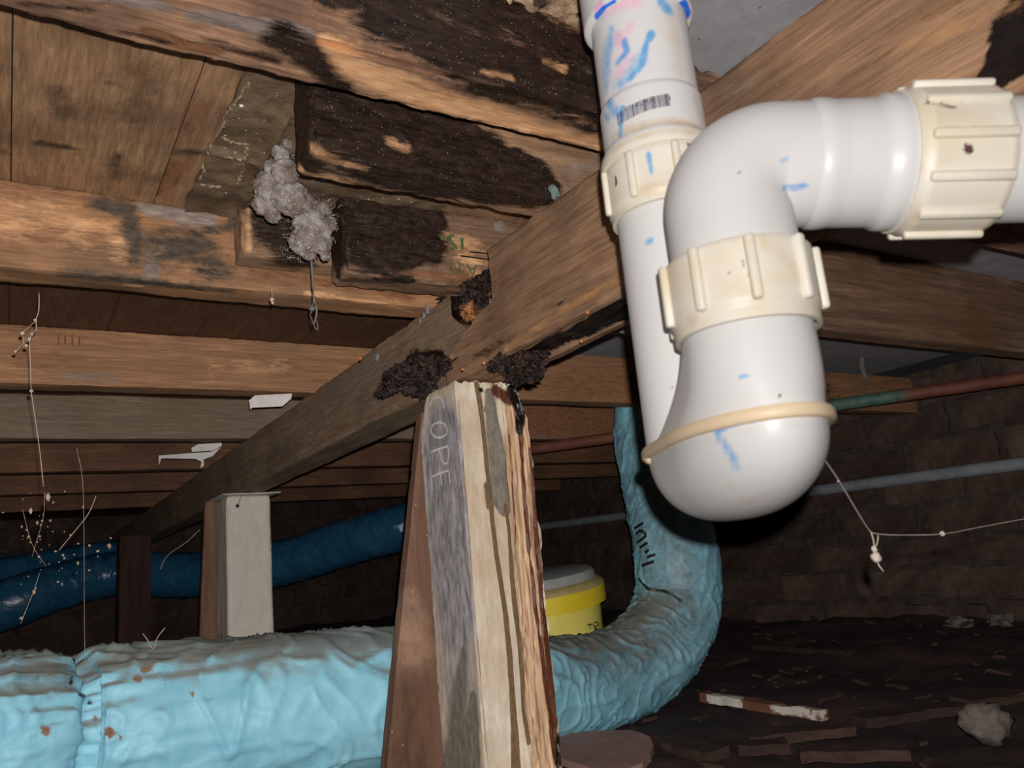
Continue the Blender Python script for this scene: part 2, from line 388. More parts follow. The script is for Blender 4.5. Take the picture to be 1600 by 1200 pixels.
M_crumb = Mat('crumbled_cement', (128, 108, 86), (182, 160, 132), (160, 160, 160), rough=0.95, bump=0.6)
M_galv = Mat('galvanised_pipe', (122, 126, 130), (146, 150, 154), (20, 20, 20), rough=0.5, spec=0.5, bump=0.1)
M_rust = Mat('rusty_copper_pipe', (94, 54, 42), (120, 72, 54), (18, 18, 18), [dict(ch=0, a=(62, 84, 74), b=(84, 108, 96), sc=(20, 20, 20), amp=0.4, edge=0.5)], rough=0.6, bump=0.3)
M_yel = Mat('yellow_bucket_plastic', (214, 188, 36), (226, 202, 60), (10, 10, 10), rough=0.5, spec=0.4, bump=0.1, dust=((150, 146, 138), 0.25, 30, 0.5, 0.97))
M_yel2 = Mat('pale_yellow_bucket_plastic', (222, 204, 96), (230, 214, 118), (10, 10, 10), rough=0.5, spec=0.4, bump=0.1)
M_tan = Mat('dusty_yellow_plastic', (150, 134, 84), (176, 158, 104), (30, 30, 30), rough=0.8, bump=0.3)
M_greyd = Mat('dusty_lid', (140, 140, 138), (158, 156, 152), (30, 30, 30), rough=0.9, bump=0.3)
M_pink = Mat('dusty_pink_board', (150, 116, 106), (172, 136, 124), (20, 20, 20), rough=0.85, bump=0.2)
M_stick = Mat('painted_stick', (96, 58, 44), (130, 84, 62), (10, 60, 60), [dict(ch=0, a=(190, 180, 168), b=(218, 208, 196), sc=(70, 70, 70), amp=0.5, edge=0.2)], rough=0.8, bump=0.4)
M_deb = Mat('debris_wood', (46, 33, 29), (70, 50, 41), (6, 60, 60), rough=0.9, bump=0.6, objrand=0.25)
M_stone = Mat('grey_stone', (128, 122, 116), (164, 156, 148), (40, 40, 40), rough=0.9, bump=0.8, bscale=(120, 120, 120))
M_web2 = Mat('dusty_cobweb_silk', (128, 104, 84), (196, 172, 146), (90, 90, 90), rough=0.9, bump=0.0)
M_web = Mat('cobweb_silk', (176, 160, 148), (206, 192, 180), (60, 60, 60), rough=0.9, bump=0.0)
M_nest = Mat('web_nest_silk', (112, 102, 96), (196, 186, 184), (90, 90, 90), rough=0.9, bump=1.0, bscale=(420, 420, 420), var=((112, 92, 78), 55), specks=((245, 240, 235), 300, 0.2, 0.2))
M_strand = Mat('grey_web_strand', (90, 84, 82), (130, 124, 120), (60, 60, 60), rough=0.9, bump=0.0)
M_white = Mat('white_packer', (206, 198, 192), (226, 218, 212), (60, 60, 60), rough=0.8, bump=0.2)
M_metal = Mat('zinc_metal', (150, 154, 158), (180, 184, 188), (60, 60, 60), rough=0.4, metal=0.6, bump=0.1)
M_chalk = Mat('scratched_lettering', (212, 206, 202), (228, 222, 218), (90, 90, 90), rough=0.95, bump=0.0)
M_chalk2 = Mat('faint_lettering', (176, 172, 172), (192, 188, 188), (90, 90, 90), rough=0.95, bump=0.0)
M_green = Mat('green_stamp_ink', (66, 84, 52), (98, 112, 70), (120, 120, 120), rough=0.8, bump=0.0)
M_ink = Mat('dark_ink', (44, 40, 66), (92, 86, 110), (150, 150, 150), rough=0.6, bump=0.0)
M_black = Mat('black_ink', (20, 18, 20), (34, 30, 32), (60, 60, 60), rough=0.7, bump=0.0)
M_red = Mat('red_stamp_ink', (110, 58, 42), (130, 74, 52), (60, 60, 60), rough=0.8, bump=0.0)
M_yink = Mat('ochre_ink', (150, 128, 80), (170, 146, 92), (60, 60, 60), rough=0.8, bump=0.0)
M_drop = Mat('water_drop', (190, 110, 60), (210, 130, 76), (60, 60, 60), rough=0.05, spec=0.8, bump=0.0)

# ---------------------------------------------------------------- the setting: soil, walls, floor boards overhead
ZT, ZC, ZG = 0.357, 0.458, -0.345
def ground_z(x, y):
    z = ZG+0.03*noise.fractal(Vector((x*2.2, y*2.2, 0.3)), 0.8, 2.0, 4)
    return z+0.05*max(0, x-1.9)+0.03*max(0, y-2.5)
gx = np.arange(-1.7, 2.75, 0.03); gy = np.arange(-0.9, 5.2, 0.03)
V = np.array([[x, y, ground_z(x, y)+0.012*noise.noise(Vector((x*14, y*14, 5)))] for x in gx for y in gy]); ny = len(gy)
Fc = [(i*ny+j, (i+1)*ny+j, (i+1)*ny+j+1, i*ny+j+1) for i in range(len(gx)-1) for j in range(ny-1)]
FLOOR = mk('floor', V, Fc, M_soil, smooth=180, kind='structure')

WX = 2.6
wr = thing('wall_right', (WX, 2.2, ZG), None, None, kind='structure')
V, Fc, e = lattice(rngs((WX+0.012, WX+0.2, 0.2)), rngs((-0.9, 5.2, 0.2)), rngs((-0.6, 0.5, 0.1))); mk('mortar_bed', V, Fc, M_mortar, wr)
bmesh_ = []
for s in range(5):
    L, H, D = 0.31, 0.095, 0.05
    V, Fc, e = lattice(np.linspace(-D/2, D/2, 2), np.linspace(-L/2, L/2, 6), np.linspace(-H/2, H/2, 3))
    for q in range(len(V)):
        f = Vector((s*5.1+V[q][0]*9, V[q][1]*14, V[q][2]*14))
        V[q] = V[q]+np.array(noise.noise_vector(f))*0.011-e[q]*0.004*(np.abs(e[q]).sum() > 1)
    me = bpy.data.meshes.new('brick'); me.from_pydata(V.tolist(), [], Fc); me.materials.append(M_brick); bmesh_.append(me)
for r_ in range(9):
    z = -0.41+0.105*r_
    for c in range(12):
        y = 0.75+0.325*c+(0.16 if r_ % 2 else 0)+random.uniform(-.02, .02)
        o = bpy.data.objects.new('brick', random.choice(bmesh_)); o.scale = (1, random.uniform(.9, 1.03), random.uniform(.88, 1.06)); COL.objects.link(o); o.parent = wr
        o.location = Vector((WX+0.02+random.uniform(-.009, .009), y, z+random.uniform(-.006, .006)))-wr.location
        o.rotation_euler = (random.uniform(-.015, .015), random.uniform(-.02, .02), random.uniform(-.02, .02))
def far_wall(name, x0, x1, y0, y1, alongx):
    """walls lost in the dark: bricks as real but joined pieces on a mortar bed"""
    t = thing(name, ((x0+x1)/2, (y0+y1)/2, ZG), None, None, kind='structure')
    V, Fc, e = lattice([x0, x1], [y0, y1], [-0.6, 0.5]); mk('mortar_bed', V, Fc, M_mortar, t)
    parts = []
    a, b = (x0, x1) if alongx else (y0, y1)
    for r_ in range(10):
        for c in range(int((b-a)/0.325)):
            p = a+0.1+0.325*c+(0.16 if r_ % 2 else 0); z = -0.5+0.105*r_
            cc = (p, y0-0.002, z) if alongx else (x1+0.002, p, z)
            hf = (0.152, 0.012, 0.046) if alongx else (0.012, 0.152, 0.046)
            parts.append(boxm(cc, np.eye(3), np.array(hf)*random.uniform(.96, 1.0)))
    V, Fc = joinm(parts); mk('brickwork', V, Fc, M_brick, t, kind='stuff')
far_wall('wall_back', -1.7, 2.6, 5.0, 5.2, True)
far_wall('wall_left', -1.75, -1.6, -0.9, 5.0, False)

ce = thing('ceiling', (0.5, 1.8, ZC), None, None, kind='structure')
sx0 = [-1.6, -1.318, -1.173, -1.028, -0.883, -0.738, -0.593, -0.448, -0.303, -0.158, -0.013, 0.132, 0.277, 0.422, 0.46]
sx = sx0[:-1]+[0.567, 0.712]; ZR = 0.53
for i in range(len(sx)-1):
    a, b = sx[i]+0.0006, sx[i+1]-0.0006
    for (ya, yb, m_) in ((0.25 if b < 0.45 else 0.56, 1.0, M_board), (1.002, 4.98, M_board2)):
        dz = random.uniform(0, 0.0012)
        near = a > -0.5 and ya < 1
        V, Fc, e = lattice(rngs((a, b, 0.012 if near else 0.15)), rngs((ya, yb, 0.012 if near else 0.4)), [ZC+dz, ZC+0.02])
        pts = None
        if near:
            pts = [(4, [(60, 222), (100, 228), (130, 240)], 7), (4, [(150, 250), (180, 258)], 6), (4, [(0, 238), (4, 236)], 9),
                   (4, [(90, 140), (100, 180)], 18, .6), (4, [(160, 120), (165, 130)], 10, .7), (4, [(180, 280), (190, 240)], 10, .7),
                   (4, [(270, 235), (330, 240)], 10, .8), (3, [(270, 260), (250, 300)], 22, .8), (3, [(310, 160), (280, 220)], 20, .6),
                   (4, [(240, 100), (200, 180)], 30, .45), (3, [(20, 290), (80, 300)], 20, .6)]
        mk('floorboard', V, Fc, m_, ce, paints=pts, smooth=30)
for (a, b, ya, yb) in ((0.462, 1.66, -0.88, 1.2), (1.664, 2.6, -0.88, 1.2), (0.62, 1.66, 1.204, 3.1), (1.664, 2.6, 1.204, 3.1), (0.62, 2.6, 3.104, 4.98)):
    V, Fc, e = lattice(rngs((a, b, 0.05)), rngs((ya, yb, 0.05)), [ZR, ZR+0.015])
    mk('cement_sheet', V, Fc, M_sheet, ce, masks=np.zeros((len(V), 6), np.float32))
# grey sheet in the bay in front of the first joist, its broken edge hung with dirt
V, Fc, e = lattice(rngs((-0.4, 0.3, 0.05), (0.3, 0.46, 0.004)), rngs((-0.88, 0.2, 0.05), (0.2, 0.457, 0.006)), [ZC-0.012, ZC])
for q in range(len(V)):
    if V[q][0] > 0.3 and V[q][0] < 0.445 and e[q][2] < 0: V[q][2] += -0.004+0.007*noise.fractal(Vector(V[q]*55), .8, 2, 4)
mk('front_bay_sheet', V, Fc, M_sheet, ce, smooth=60, label='dirt-caked grey sheet beside the pipe', paints=[
    (0, [(760, 10), (830, 15), (900, 30)], 60), (1, [(745, 5), (775, 12)], 22), (1, [(790, 10), (800, 20)], 14), (1, [(905, 20), (910, 45)], 8), (1, [(840, 5), (850, 8)], 8)])
# the grubby patch above the first lapped joist
V, Fc, e = lattice(rngs((0.166, 0.46, 0.005)), rngs((0.512, 0.95, 0.005)), [ZC-0.006, ZC])
for q in range(len(V)):
    v = V[q]
    if e[q][2] < 0: v[2] -= 0.003*noise.fractal(Vector(v*40), .8, 2, 4)
    if e[q][0] < 0: v[0] += 0.006*noise.noise(Vector(v*30))
    for c in (0.222,):
        if e[q][2] < 0 and abs(v[0]-c+0.004*noise.noise(Vector(v*25))) < 0.004: v[2] -= 0.005
    if e[q][2] < 0 and abs(v[1]-0.80-0.01*noise.noise(Vector(v*25))) < 0.004 and v[0] < 0.23: v[2] -= 0.004
cpo = mk('cement_patch', V, Fc, M_patch, ce, smooth=60, keep=True)
def ridge(bvh, lines, r):
    ps = []
    for ln in lines:
        H = []
        for (x0, y0), (x1, y1) in zip(ln[:-1], ln[1:]):
            for i in range(9):
                f = i/9; rr = Vector(ray(x0+(x1-x0)*f+random.gauss(0, 1.2), y0+(y1-y0)*f+random.gauss(0, 1.2))).normalized(); h = bvh.ray_cast(Vector((0, 0, 0)), rr)
                if h[0] is not None: H.append(np.array(h[0]))
        if len(H) > 3: ps.append(tube(np.array(H), [r*random.choice((.2, .5, .9, 1.2, 1.6)) for _ in H], 6))
    return joinm(ps)
V, Fc = ridge(BVH[cpo.name], [[(392, 128), (372, 152), (356, 172), (350, 190), (333, 218), (326, 240), (318, 262), (312, 286)], [(346, 214), (360, 221), (376, 224), (392, 226)], [(384, 228), (383, 246), (378, 268), (371, 288)], [(352, 246), (378, 250)], [(312, 288), (330, 292), (345, 292)]], 0.0014)
mk('crumbled_edge', V, Fc, M_crumb, ce, smooth=60, label='pale crumbly ridges on the cement patch')
V, Fc = blob(np.array(BVH[cpo.name].ray_cast(Vector((0, 0, 0)), Vector(ray(377, 165)).normalized())[0]), 0.0022, 3, 2, .3); mk('white_fleck', V, Fc, M_white, ce, smooth=180)

# ---------------------------------------------------------------- floor joists (along X)
def timber(name, x, y, z, mat, label, paints=None, am=0.0015, edge=0.0015, post=None, cat='joist', parent=None, group=None, asc=(6, 40, 40)):
    V, Fc, e = lattice(rngs(*x), rngs(*y), rngs(*z)); V = roughen(V, e, am, asc, edge)
    if post: V = post(V, e)
    if x[-1][1] > 1.0:                          # the floor is a little higher past the bearer
        for q in range(len(V)):
            if e[q][2] > 0: V[q][2] += ((ZR if y[0][0] < 1 else 0.476)-ZC)*min(1, max(0, (V[q][0]-0.72)/0.05))
    return mk(name, V, Fc, mat, parent, smooth=50, paints=paints, label=label, cat=cat, group=group, keep=True, ext=e,
              masks=None if paints else np.zeros((len(V), 6), np.float32))
def rot1(V, e):
    for q in range(len(V)):
        v = V[q]; x, y, z = v
        if -0.1 < x < 0.6:
            if e[q][2] < 0:                     # torn lower arris at the back
                k = max(0, noise.fractal(Vector((x*26, y*60, 1)), .7, 2.2, 4))
                f_ = min(1, max(0.12, (x-0.16)/0.1)); k *= f_
                if e[q][1] > 0: v[1] -= 0.007*k+0.0025*f_*abs(noise.noise(Vector((x*260, 1, 1)))); v[2] += 0.005*k
                else: v[2] += 0.002*noise.noise(Vector((x*60, y*200, 2)))
                if e[q][1] < 0: v[2] += 0.003+0.004*k; v[1] += 0.004
            if z > 0.43 and x > 0.26:           # crumbled top
                v[2] -= min(1, (x-0.26)/0.08)*(0.014+0.010*noise.fractal(Vector((x*40, y*20, 3)), .8, 2, 3))*((z-0.43)/0.028)
            if e[q][1] < 0 and e[q][2] == 0: v[1] += 0.003*noise.fractal(Vector((x*18, z*70, 7)), .8, 2, 4)
    return V
timber('floor_joist', ((-0.8, -0.06, 0.06), (-0.06, 0.56, 0.004), (0.56, 2.55, 0.03)), ((0.458, 0.507, 0.0045),), ((ZT, ZC, 0.0045),), M_j1,
       'rotten orange and black floor joist across the top of the picture', post=rot1, paints=[
    (1, [(505, 62, 10), (530, 80, 18), (560, 108, 27), (640, 145, 30), (740, 172, 26), (840, 200, 20), (935, 225, 16)], 28),
    (1, [(0, 24), (70, 30)], 9), (1, [(120, 45), (190, 62)], 6, .8),
    (0, [(600, 20), (700, 70), (800, 105), (935, 150)], 52), (0, [(640, -20), (800, 30), (935, 95)], 40),
    (0, [(440, 62), (490, 90), (530, 130)], 26, .9), (0, [(735, 138), (800, 158)], 10), (0, [(500, -5), (620, 5)], 20, .8),
    (0, [(320, 62), (430, 92)], 12, .65), (0, [(30, 6), (150, 18)], 8, .6), (0, [(190, 50), (300, 70)], 8, .55),
    (2, [(300, 22), (400, 40), (480, 52)], 13, .9), (2, [(120, -10), (260, 10)], 10, .7), (2, [(880, 100), (930, 118)], 10),
    (3, [(230, 50), (330, 82), (430, 118)], 14, .8), (3, [(900, 225), (940, 238)], 10), (1, [(752, 112), (800, 122)], 6, .55), (1, [(850, 95), (880, 108)], 8, .5), (3, [(840, 50), (800, 80)], 20, .6)])
def rotA(V, e):
    for q in range(len(V)):
        v = V[q]
        if v[0] < 0.5:
            k = noise.fractal(Vector(v*np.array([30, 50, 60])), .8, 2, 4)
            if e[q][1] < 0: v[1] += 0.003*k
            if e[q][2] < 0: v[2] += 0.003*abs(k)+(0.004*abs(k) if e[q][1] != 0 else 0)
    return V
timber('lapped_joist_end', ((0.208, 0.52, 0.005), (0.52, 0.75, 0.06)), ((0.600, 0.648, 0.005),), ((ZT, ZC, 0.005),), M_rot,
       'black rotten joist end, flecked with painted white sparkle, lying on the bearer', post=rotA, paints=[
    (0, [(470, 150, 80), (600, 200, 90), (700, 240, 80), (840, 290, 46)], 80, 1, .3), (0, [(465, 160), (470, 250)], 40), (0, [(790, 335), (850, 310)], 18), (0, [(560, 285), (700, 318)], 9, .75),
    (3, [(492, 232), (560, 255), (650, 280)], 8, .9), (1, [(466, 262), (520, 279), (600, 298)], 9, .75), (1, [(486, 232), (520, 252), (570, 264)], 9, .55), (1, [(606, 218), (632, 232)], 9, .5), (1, [(780, 338), (810, 342)], 5, .8),
    (5, [(864, 296), (868, 304)], 8), (2, [(890, 270), (940, 250)], 22, .5)], edge=0.003)
timber('lapped_joist', ((0.327, 0.60, 0.004), (0.60, 2.55, 0.03)), ((0.846, 0.896, 0.005),), ((ZT-0.004, ZC, 0.005),), M_jr,
       'long ridged joist on the right, its black stamped end lapped onto the bearer', post=rotA, paints=[
    (0, [(535, 360, 60), (600, 370, 62), (660, 360, 50)], 60, 1, .25), (0, [(530, 320), (660, 330), (690, 325)], 34), (0, [(670, 385), (678, 400)], 16), (0, [(720, 330), (800, 335)], 14, .9),
    (0, [(528, 424), (640, 438)], 12, .9), (1, [(705, 375, 18), (730, 395, 34), (740, 420, 20)], 20, .55), (3, [(560, 412), (630, 425), (740, 436)], 6, .8), (3, [(720, 380), (745, 420)], 26, .5),
    (2, [(780, 350), (800, 345)], 14, .8), (1, [(1585, 400), (1600, 430)], 16, .8), (3, [(1500, 400), (1560, 420)], 14, .5), (2, [(1290, 395), (1420, 410)], 10, .4)], edge=0.003)
timber('floor_joist', ((-0.8, -0.06, 0.06), (-0.06, 0.62, 0.006)), ((0.950, 1.000, 0.006),), ((ZT, ZC, 0.006),), M_j2,
       'orange brown joist with dark grey mould blotches behind the web nest', paints=[
    (1, [(0, 340, 34), (90, 345, 36), (180, 365, 30), (190, 400, 20)], 30, .48), (3, [(0, 310), (150, 320), (200, 380)], 40, .5), (3, [(400, 425), (640, 460)], 14, .7),
    (4, [(150, 312), (200, 330), (215, 400)], 16, .75), (4, [(240, 395), (300, 380), (340, 420)], 34, .7), (4, [(100, 430), (220, 440), (360, 455)], 11, .75), (4, [(200, 300), (180, 330)], 12, .6),
    (2, [(240, 400), (236, 430)], 12, .8), (2, [(230, 325), (330, 345)], 14, .8), (4, [(300, 365), (380, 350)], 12, .6), (1, [(195, 445), (220, 447)], 4, .9),
    (2, [(0, 445), (300, 470)], 6, .5), (1, [(480, 458), (600, 474), (640, 486)], 3, .8)])
timber('floor_joist', ((-0.8, -0.06, 0.06), (-0.06, 0.55, 0.008), (0.55, 2.55, 0.08)), ((1.480, 1.532, 0.01),), ((ZT, ZC, 0.008),), M_j3,
       'plain brown joist with a faint red stamp at the left, third from the top', paints=[
    (3, [(40, 560), (120, 570)], 20, .5), (1, [(330, 575), (450, 570)], 12, .35), (2, [(100, 585), (180, 590)], 12, .45), (2, [(0, 605), (380, 618)], 5, .6), (3, [(840, 600), (1000, 600)], 60, .5, .9), (0, [(1270, 600), (1440, 620)], 60, .62, .9)])
timber('floor_joist', ((-0.8, 2.55, 0.05),), ((1.985, 2.037, 0.02),), ((ZT, ZC, 0.012),), M_grey,
       'dusty grey joist beyond the brown one, white packer at its right end', paints=[(3, [(0, 706), (250, 702)], 10, .9), (3, [(840, 650), (1000, 660)], 40, .9), (3, [(1300, 560), (1600, 570)], 60, .9)])
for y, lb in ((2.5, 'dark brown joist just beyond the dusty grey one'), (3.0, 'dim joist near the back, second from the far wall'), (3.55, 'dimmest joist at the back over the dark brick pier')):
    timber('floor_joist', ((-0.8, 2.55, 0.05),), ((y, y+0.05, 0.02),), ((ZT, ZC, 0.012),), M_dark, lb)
# short block nailed on behind the web nest
timber('timber_block', ((0.222, 0.36, 0.004),), ((0.903, 0.944, 0.004),), ((0.384, ZC, 0.004),), M_rot, 'short pale timber block behind the white web nest', cat='block', edge=0.002, paints=[
    (0, [(420, 330), (460, 390)], 40, .95), (0, [(410, 300), (520, 320)], 30, .9), (1, [(388, 330), (388, 390)], 5, .5), (0, [(402, 280), (402, 340)], 6, .8)])

# ---------------------------------------------------------------- bearers (along Y) meeting in a half-lap over the stump
def bear1(V, e):
    for q in range(len(V)):
        v = V[q]
        k = noise.fractal(Vector(v*np.array([40, 18, 60])), .8, 2, 4)
        yend = 0.735+0.002*k if v[2] > 0.292 else (0.868 if v[2] < 0.252 else 0.868-(v[2]-0.252)/0.04*0.11)
        if v[1] > yend-0.0: v[1] = yend+(v[1]-0.868)*0.02
        if e[q][2] < 0:                          # rotten hollow under it, the back arris hanging as a strip
            s = min(1, max(0, (0.80-v[1])/0.1))
            if 0.472 < v[0] < 0.52: v[2] += (0.010+0.006*k)*s
            if e[q][0] > 0: v[2] += 0.002*k
        if e[q][0] > 0 and e[q][2] < 0: v[0] += 0.003*k
    return V
b1 = timber('bearer', ((0.460, 0.536, 0.004),), ((-0.5, 0.02, 0.05), (0.02, 0.868, 0.0045)), ((0.225, ZT, 0.0045),), M_bear,
            'near bearer, brown timber rising to the upper right over the stump', cat='bearer', post=bear1, asc=(40, 6, 40), paints=[
    (4, [(770, 574, 14), (845, 545, 20), (920, 508, 22), (985, 474, 25), (1150, 396, 30)], 18, 1, .3, (2, -1)), (4, [(1600, 60, 60), (1560, 105, 26)], 40, 1, .5), (4, [(1590, 150), (1545, 150)], 9, .6), (4, [(1585, 105), (1535, 125)], 9, .9),
    (5, [(700, 490), (705, 555)], 16, .6), (5, [(790, 545), (870, 490), (960, 440)], 9, .6), (0, [(740, 560), (800, 530)], 10, .5), (3, [(790, 400), (772, 520)], 16, .5),
    (5, [(1300, 120), (1500, 40), (1590, 10)], 24, .45), (3, [(1360, 70), (1500, 0)], 12, .5), (2, [(1130, 150), (1180, 110)], 20, .4), (2, [(1150, 210), (1250, 150)], 22, .3), (0, [(868, 475), (900, 470)], 3, .6), (0, [(870, 490), (960, 450)], 2.5, .6)])
def bear2(V, e):
    for q in range(len(V)):
        v = V[q]
        yend = 0.862+0.004*noise.noise(Vector(v*60)) if v[2] > 0.315 else (0.800 if v[2] < 0.27 else 0.862-0.062*(0.315-v[2])/0.045)
        if v[1] < yend: v[1] = yend
        if e[q][0] < 0 and v[1] < 1.2: v[0] += 0.002*noise.fractal(Vector(v*np.array([30, 14, 50])), .8, 2, 3)
    return V
b2 = timber('bearer', ((0.474, 0.549, 0.006),), ((0.80, 1.10, 0.005), (1.10, 2.4, 0.012), (2.4, 4.98, 0.1)), ((0.232, 0.3465, 0.006),), M_bear2,
            'far bearer, greyish timber running down into the dark at the left', cat='bearer', post=bear2, asc=(40, 6, 40), paints=[
    (4, [(640, 570, 22), (690, 560, 14)], 18), (4, [(708, 470), (716, 492)], 40, 1, .5, (1, -1)), (0, [(600, 590), (660, 600)], 12, .8), (2, [(420, 690), (600, 560)], 30, .35), (3, [(440, 715), (640, 628)], 6, .5)])
V, Fc = lathe(onX(589, 558, 0.474), (-1, 0, 0), [(-0.002, 0.0062), (0.0022, 0.0062), (0.003, 0.0054), (0.0032, 0.0)], 24); mk('nail_head', V, Fc, M_metal, b2)
def clump(cs, seed, sub=4, amp=0.55, sc=3.2, X=None, strands=0, sl=14):
    ps = []
    for i, (x, y, d, r) in enumerate(cs):
        c = atd(x, y, d) if X is None else onX(x, y, d); dd = ROT.T@c
        ps.append(blob(c, r*dd[2]/F, seed+i, sub, amp, sc))
    rr = random.Random(seed)
    for i in range(strands):                    # torn fibres
        x, y, d, r = rr.choice(cs); c = atd(x, y, d) if X is None else onX(x, y, d); k = (ROT.T@c)[2]/F
        a = np.array([rr.gauss(0, 1) for _ in range(3)]); a /= np.linalg.norm(a); f = np.array([rr.gauss(0, .35), 1, rr.gauss(0, .3)]); f /= np.linalg.norm(f)
        p = c+a*r*k*.85; L = rr.uniform(.5, 1.3)*sl*k*rr.choice((-1, 1))
        P = np.array([p, p+f*L*.5+a*rr.uniform(-1, 2)*k, p+f*L+a*rr.uniform(-2, 4)*k]); ps.append(tube(P, [1.3*k, 1.6*k, .4*k], 5))
    return joinm(ps)
V, Fc = clump([(597, 613, .985, 7), (603, 609, .98, 8), (611, 605, .98, 9), (620, 600, .975, 11), (632, 594, .972, 14), (645, 590, .97, 17), (655, 598, .965, 17), (668, 592, .955, 16), (684, 574, .94, 13), (612, 586, .985, 9), (622, 582, .982, 11), (636, 578, .978, 12), (655, 572, .97, 13), (672, 572, .95, 14), (660, 612, .96, 8), (696, 568, .94, 9), (642, 606, .97, 10)], 1, strands=110)
mk('wet_rot_lump', V, Fc, M_wet, b2, smooth=70)
V, Fc = clump([(697, 464, .49, 8), (700, 474, .49, 8), (702, 462, .50, 13), (712, 466, .50, 13), (718, 484, .49, 9), (706, 488, .488, 8), (722, 458, .50, 13), (735, 455, .497, 14), (748, 446, .495, 14), (758, 440, .492, 12), (703, 478, .50, 9), (715, 476, .50, 10), (730, 470, .50, 12), (742, 462, .50, 12), (764, 430, .49, 8), (752, 470, .495, 10)], 20, X=1, strands=90)
mk('wet_rot_lump', V, Fc, M_wet, b2, smooth=70)
V, Fc = clump([(722, 490, .50, 12), (733, 486, .498, 13), (742, 482, .495, 11), (727, 504, .50, 11), (737, 500, .50, 11), (731, 522, .505, 10), (736, 536, .505, 9), (733, 550, .505, 9), (748, 500, .505, 10), (745, 522, .505, 9)], 30, amp=0.6, X=1, strands=40)
mk('crumbling_wood', V, Fc, M_rotc, b2, smooth=50)
V, Fc = clump([(772, 572, .885, 9), (785, 566, .89, 12), (800, 562, .90, 15), (815, 560, .905, 16), (828, 558, .91, 15), (838, 566, .915, 13), (840, 578, .915, 10), (818, 576, .90, 18), (800, 580, .89, 13), (832, 590, .91, 9), (808, 592, .89, 10), (850, 552, .91, 8)], 40, strands=70)
mk('wet_rot_lump', V, Fc, M_wet, b1, smooth=70)
for x, y, d, r in ((756, 567, .845, 3.4), (723, 577, .85, 2.4), (908, 533, .80, 3.2), (918, 488, .75, 3.0), (563, 560, .99, 2.6)):
    V, Fc = blob(atd(x, y, d), r*d/F, 3, 2, 0.05); mk('water_droplet', V, Fc, M_drop, b1, smooth=180)

# ---------------------------------------------------------------- stumps and pier
def post1(V, e):
    for q in range(len(V)):
        v = V[q]; x, y, z = v
        n1 = noise.fractal(Vector((x*60, y*60, z*16)), .8, 2, 4)
        if e[q][1] < 0 and x > 0.51:             # split, bark-like right side
            gr = abs(noise.noise(Vector((x*150+2*noise.noise(Vector((x*20, 0, z*6))), 0, z*5))))
            v[1] += 0.004*(1-min(1, gr*4))*min(1, (x-0.51)/0.01)+0.001*n1
        if e[q][0] > 0: v[0] += 0.005*noise.fractal(Vector((y*30, z*22, 4)), .8, 2, 4)-0.003*(e[q][1] < 0)
        if e[q][0] == 0 and e[q][1] < 0: v[1] += 0.0008*n1
        if z > 0.175:                            # chipped head
            s = (z-0.175)/0.052
            if y > 0.90: v[1] -= s*(y-0.90)*0.75
            if x > 0.53: v[0] -= s*(x-0.53)*0.5
            v[2] -= 0.006*abs(n1)*s
        if e[q][0] < 0 and e[q][1] < 0: v[0] += 0.003+0.003*n1; v[1] += 0.003
    return V
p1 = timber('stump', ((0.455, 0.557, 0.0022),), ((0.83, 0.94, 0.0035),), ((-0.40, -0.26, 0.02), (-0.26, 0.224, 0.0028)), M_post,
            'large pale stump in the foreground with scratched lettering and dark drip stains', cat='post', post=post1, asc=(40, 40, 8), am=0.0008, edge=0.002, paints=[
    (1, [(688, 606, 70), (692, 700, 74), (696, 800, 74), (704, 880, 72), (710, 960, 66)], 34, .95, .3, (0, -1)), (1, [(708, 980), (716, 1080)], 66, .62, .5, (0, -1)),
    (3, [(740, 1090, 10), (738, 1130, 22), (735, 1200, 28)], 20, 1, .5), (3, [(725, 1020, 12), (715, 1120, 40), (708, 1200, 48)], 30, .7, .6),
    (3, [(765, 615, 9), (772, 680, 14), (780, 740, 17), (782, 775, 19), (788, 795, 12)], 14, 1, .3), (3, [(765, 635), (760, 640)], 6),
    (2, [(797, 640, 10), (806, 760, 16), (820, 900, 18), (836, 1060, 22), (850, 1200, 26)], 16, .85, .3), (2, [(815, 650), (835, 900), (858, 1180)], 14, .8),
    (4, [(745, 600, 5), (754, 660, 4), (762, 740, 4), (770, 820, 4), (776, 870, 4.5), (790, 960, 4.5), (796, 1020, 5), (800, 1080, 5), (804, 1140, 6), (806, 1200, 8)], 5, 1, .45),
    (4, [(790, 790, 4), (796, 830, 3.5), (800, 900, 4), (806, 960, 5), (812, 1000, 4.5), (816, 1060, 4), (818, 1110, 3.5), (826, 1160, 4)], 4, 1, .45), (4, [(762, 760), (766, 790)], 9, .8),
    (5, [(808, 630, 7), (815, 720, 4), (824, 830, 3.5), (834, 930, 3.5), (846, 1020, 3.5), (856, 1090, 5), (866, 1170, 5)], 4, 1, .45), (5, [(828, 700, 3), (840, 860, 5), (852, 980, 7), (866, 1100, 8), (872, 1190, 9)], 5, .9),
    (5, [(796, 680), (802, 780), (806, 850)], 2, .8), (5, [(756, 590), (775, 610), (796, 625)], 12, .8),
    (0, [(775, 590, 9), (800, 594, 20), (822, 600, 18)], 14, 1, .4), (0, [(806, 612, 17), (812, 640, 12), (812, 672, 8)], 10, 1, .4), (0, [(664, 596), (670, 612)], 8, .8), (0, [(745, 585), (752, 610)], 6, .7), (0, [(872, 1150), (874, 1200)], 6, .8)])
cope = [arc(684, 640, 12, 20, 195, 345)+[(693, 636)], arc(687, 672, 13, 12, 0, 360),
        [(674, 706), (688, 701), (701, 697)], [(687, 702), (690, 716), (694, 724), (700, 724), (702, 712), (701, 698)],
        [(676, 766), (675, 745), (689, 739), (702, 735), (704, 755)], [(689, 740), (691, 758)]]
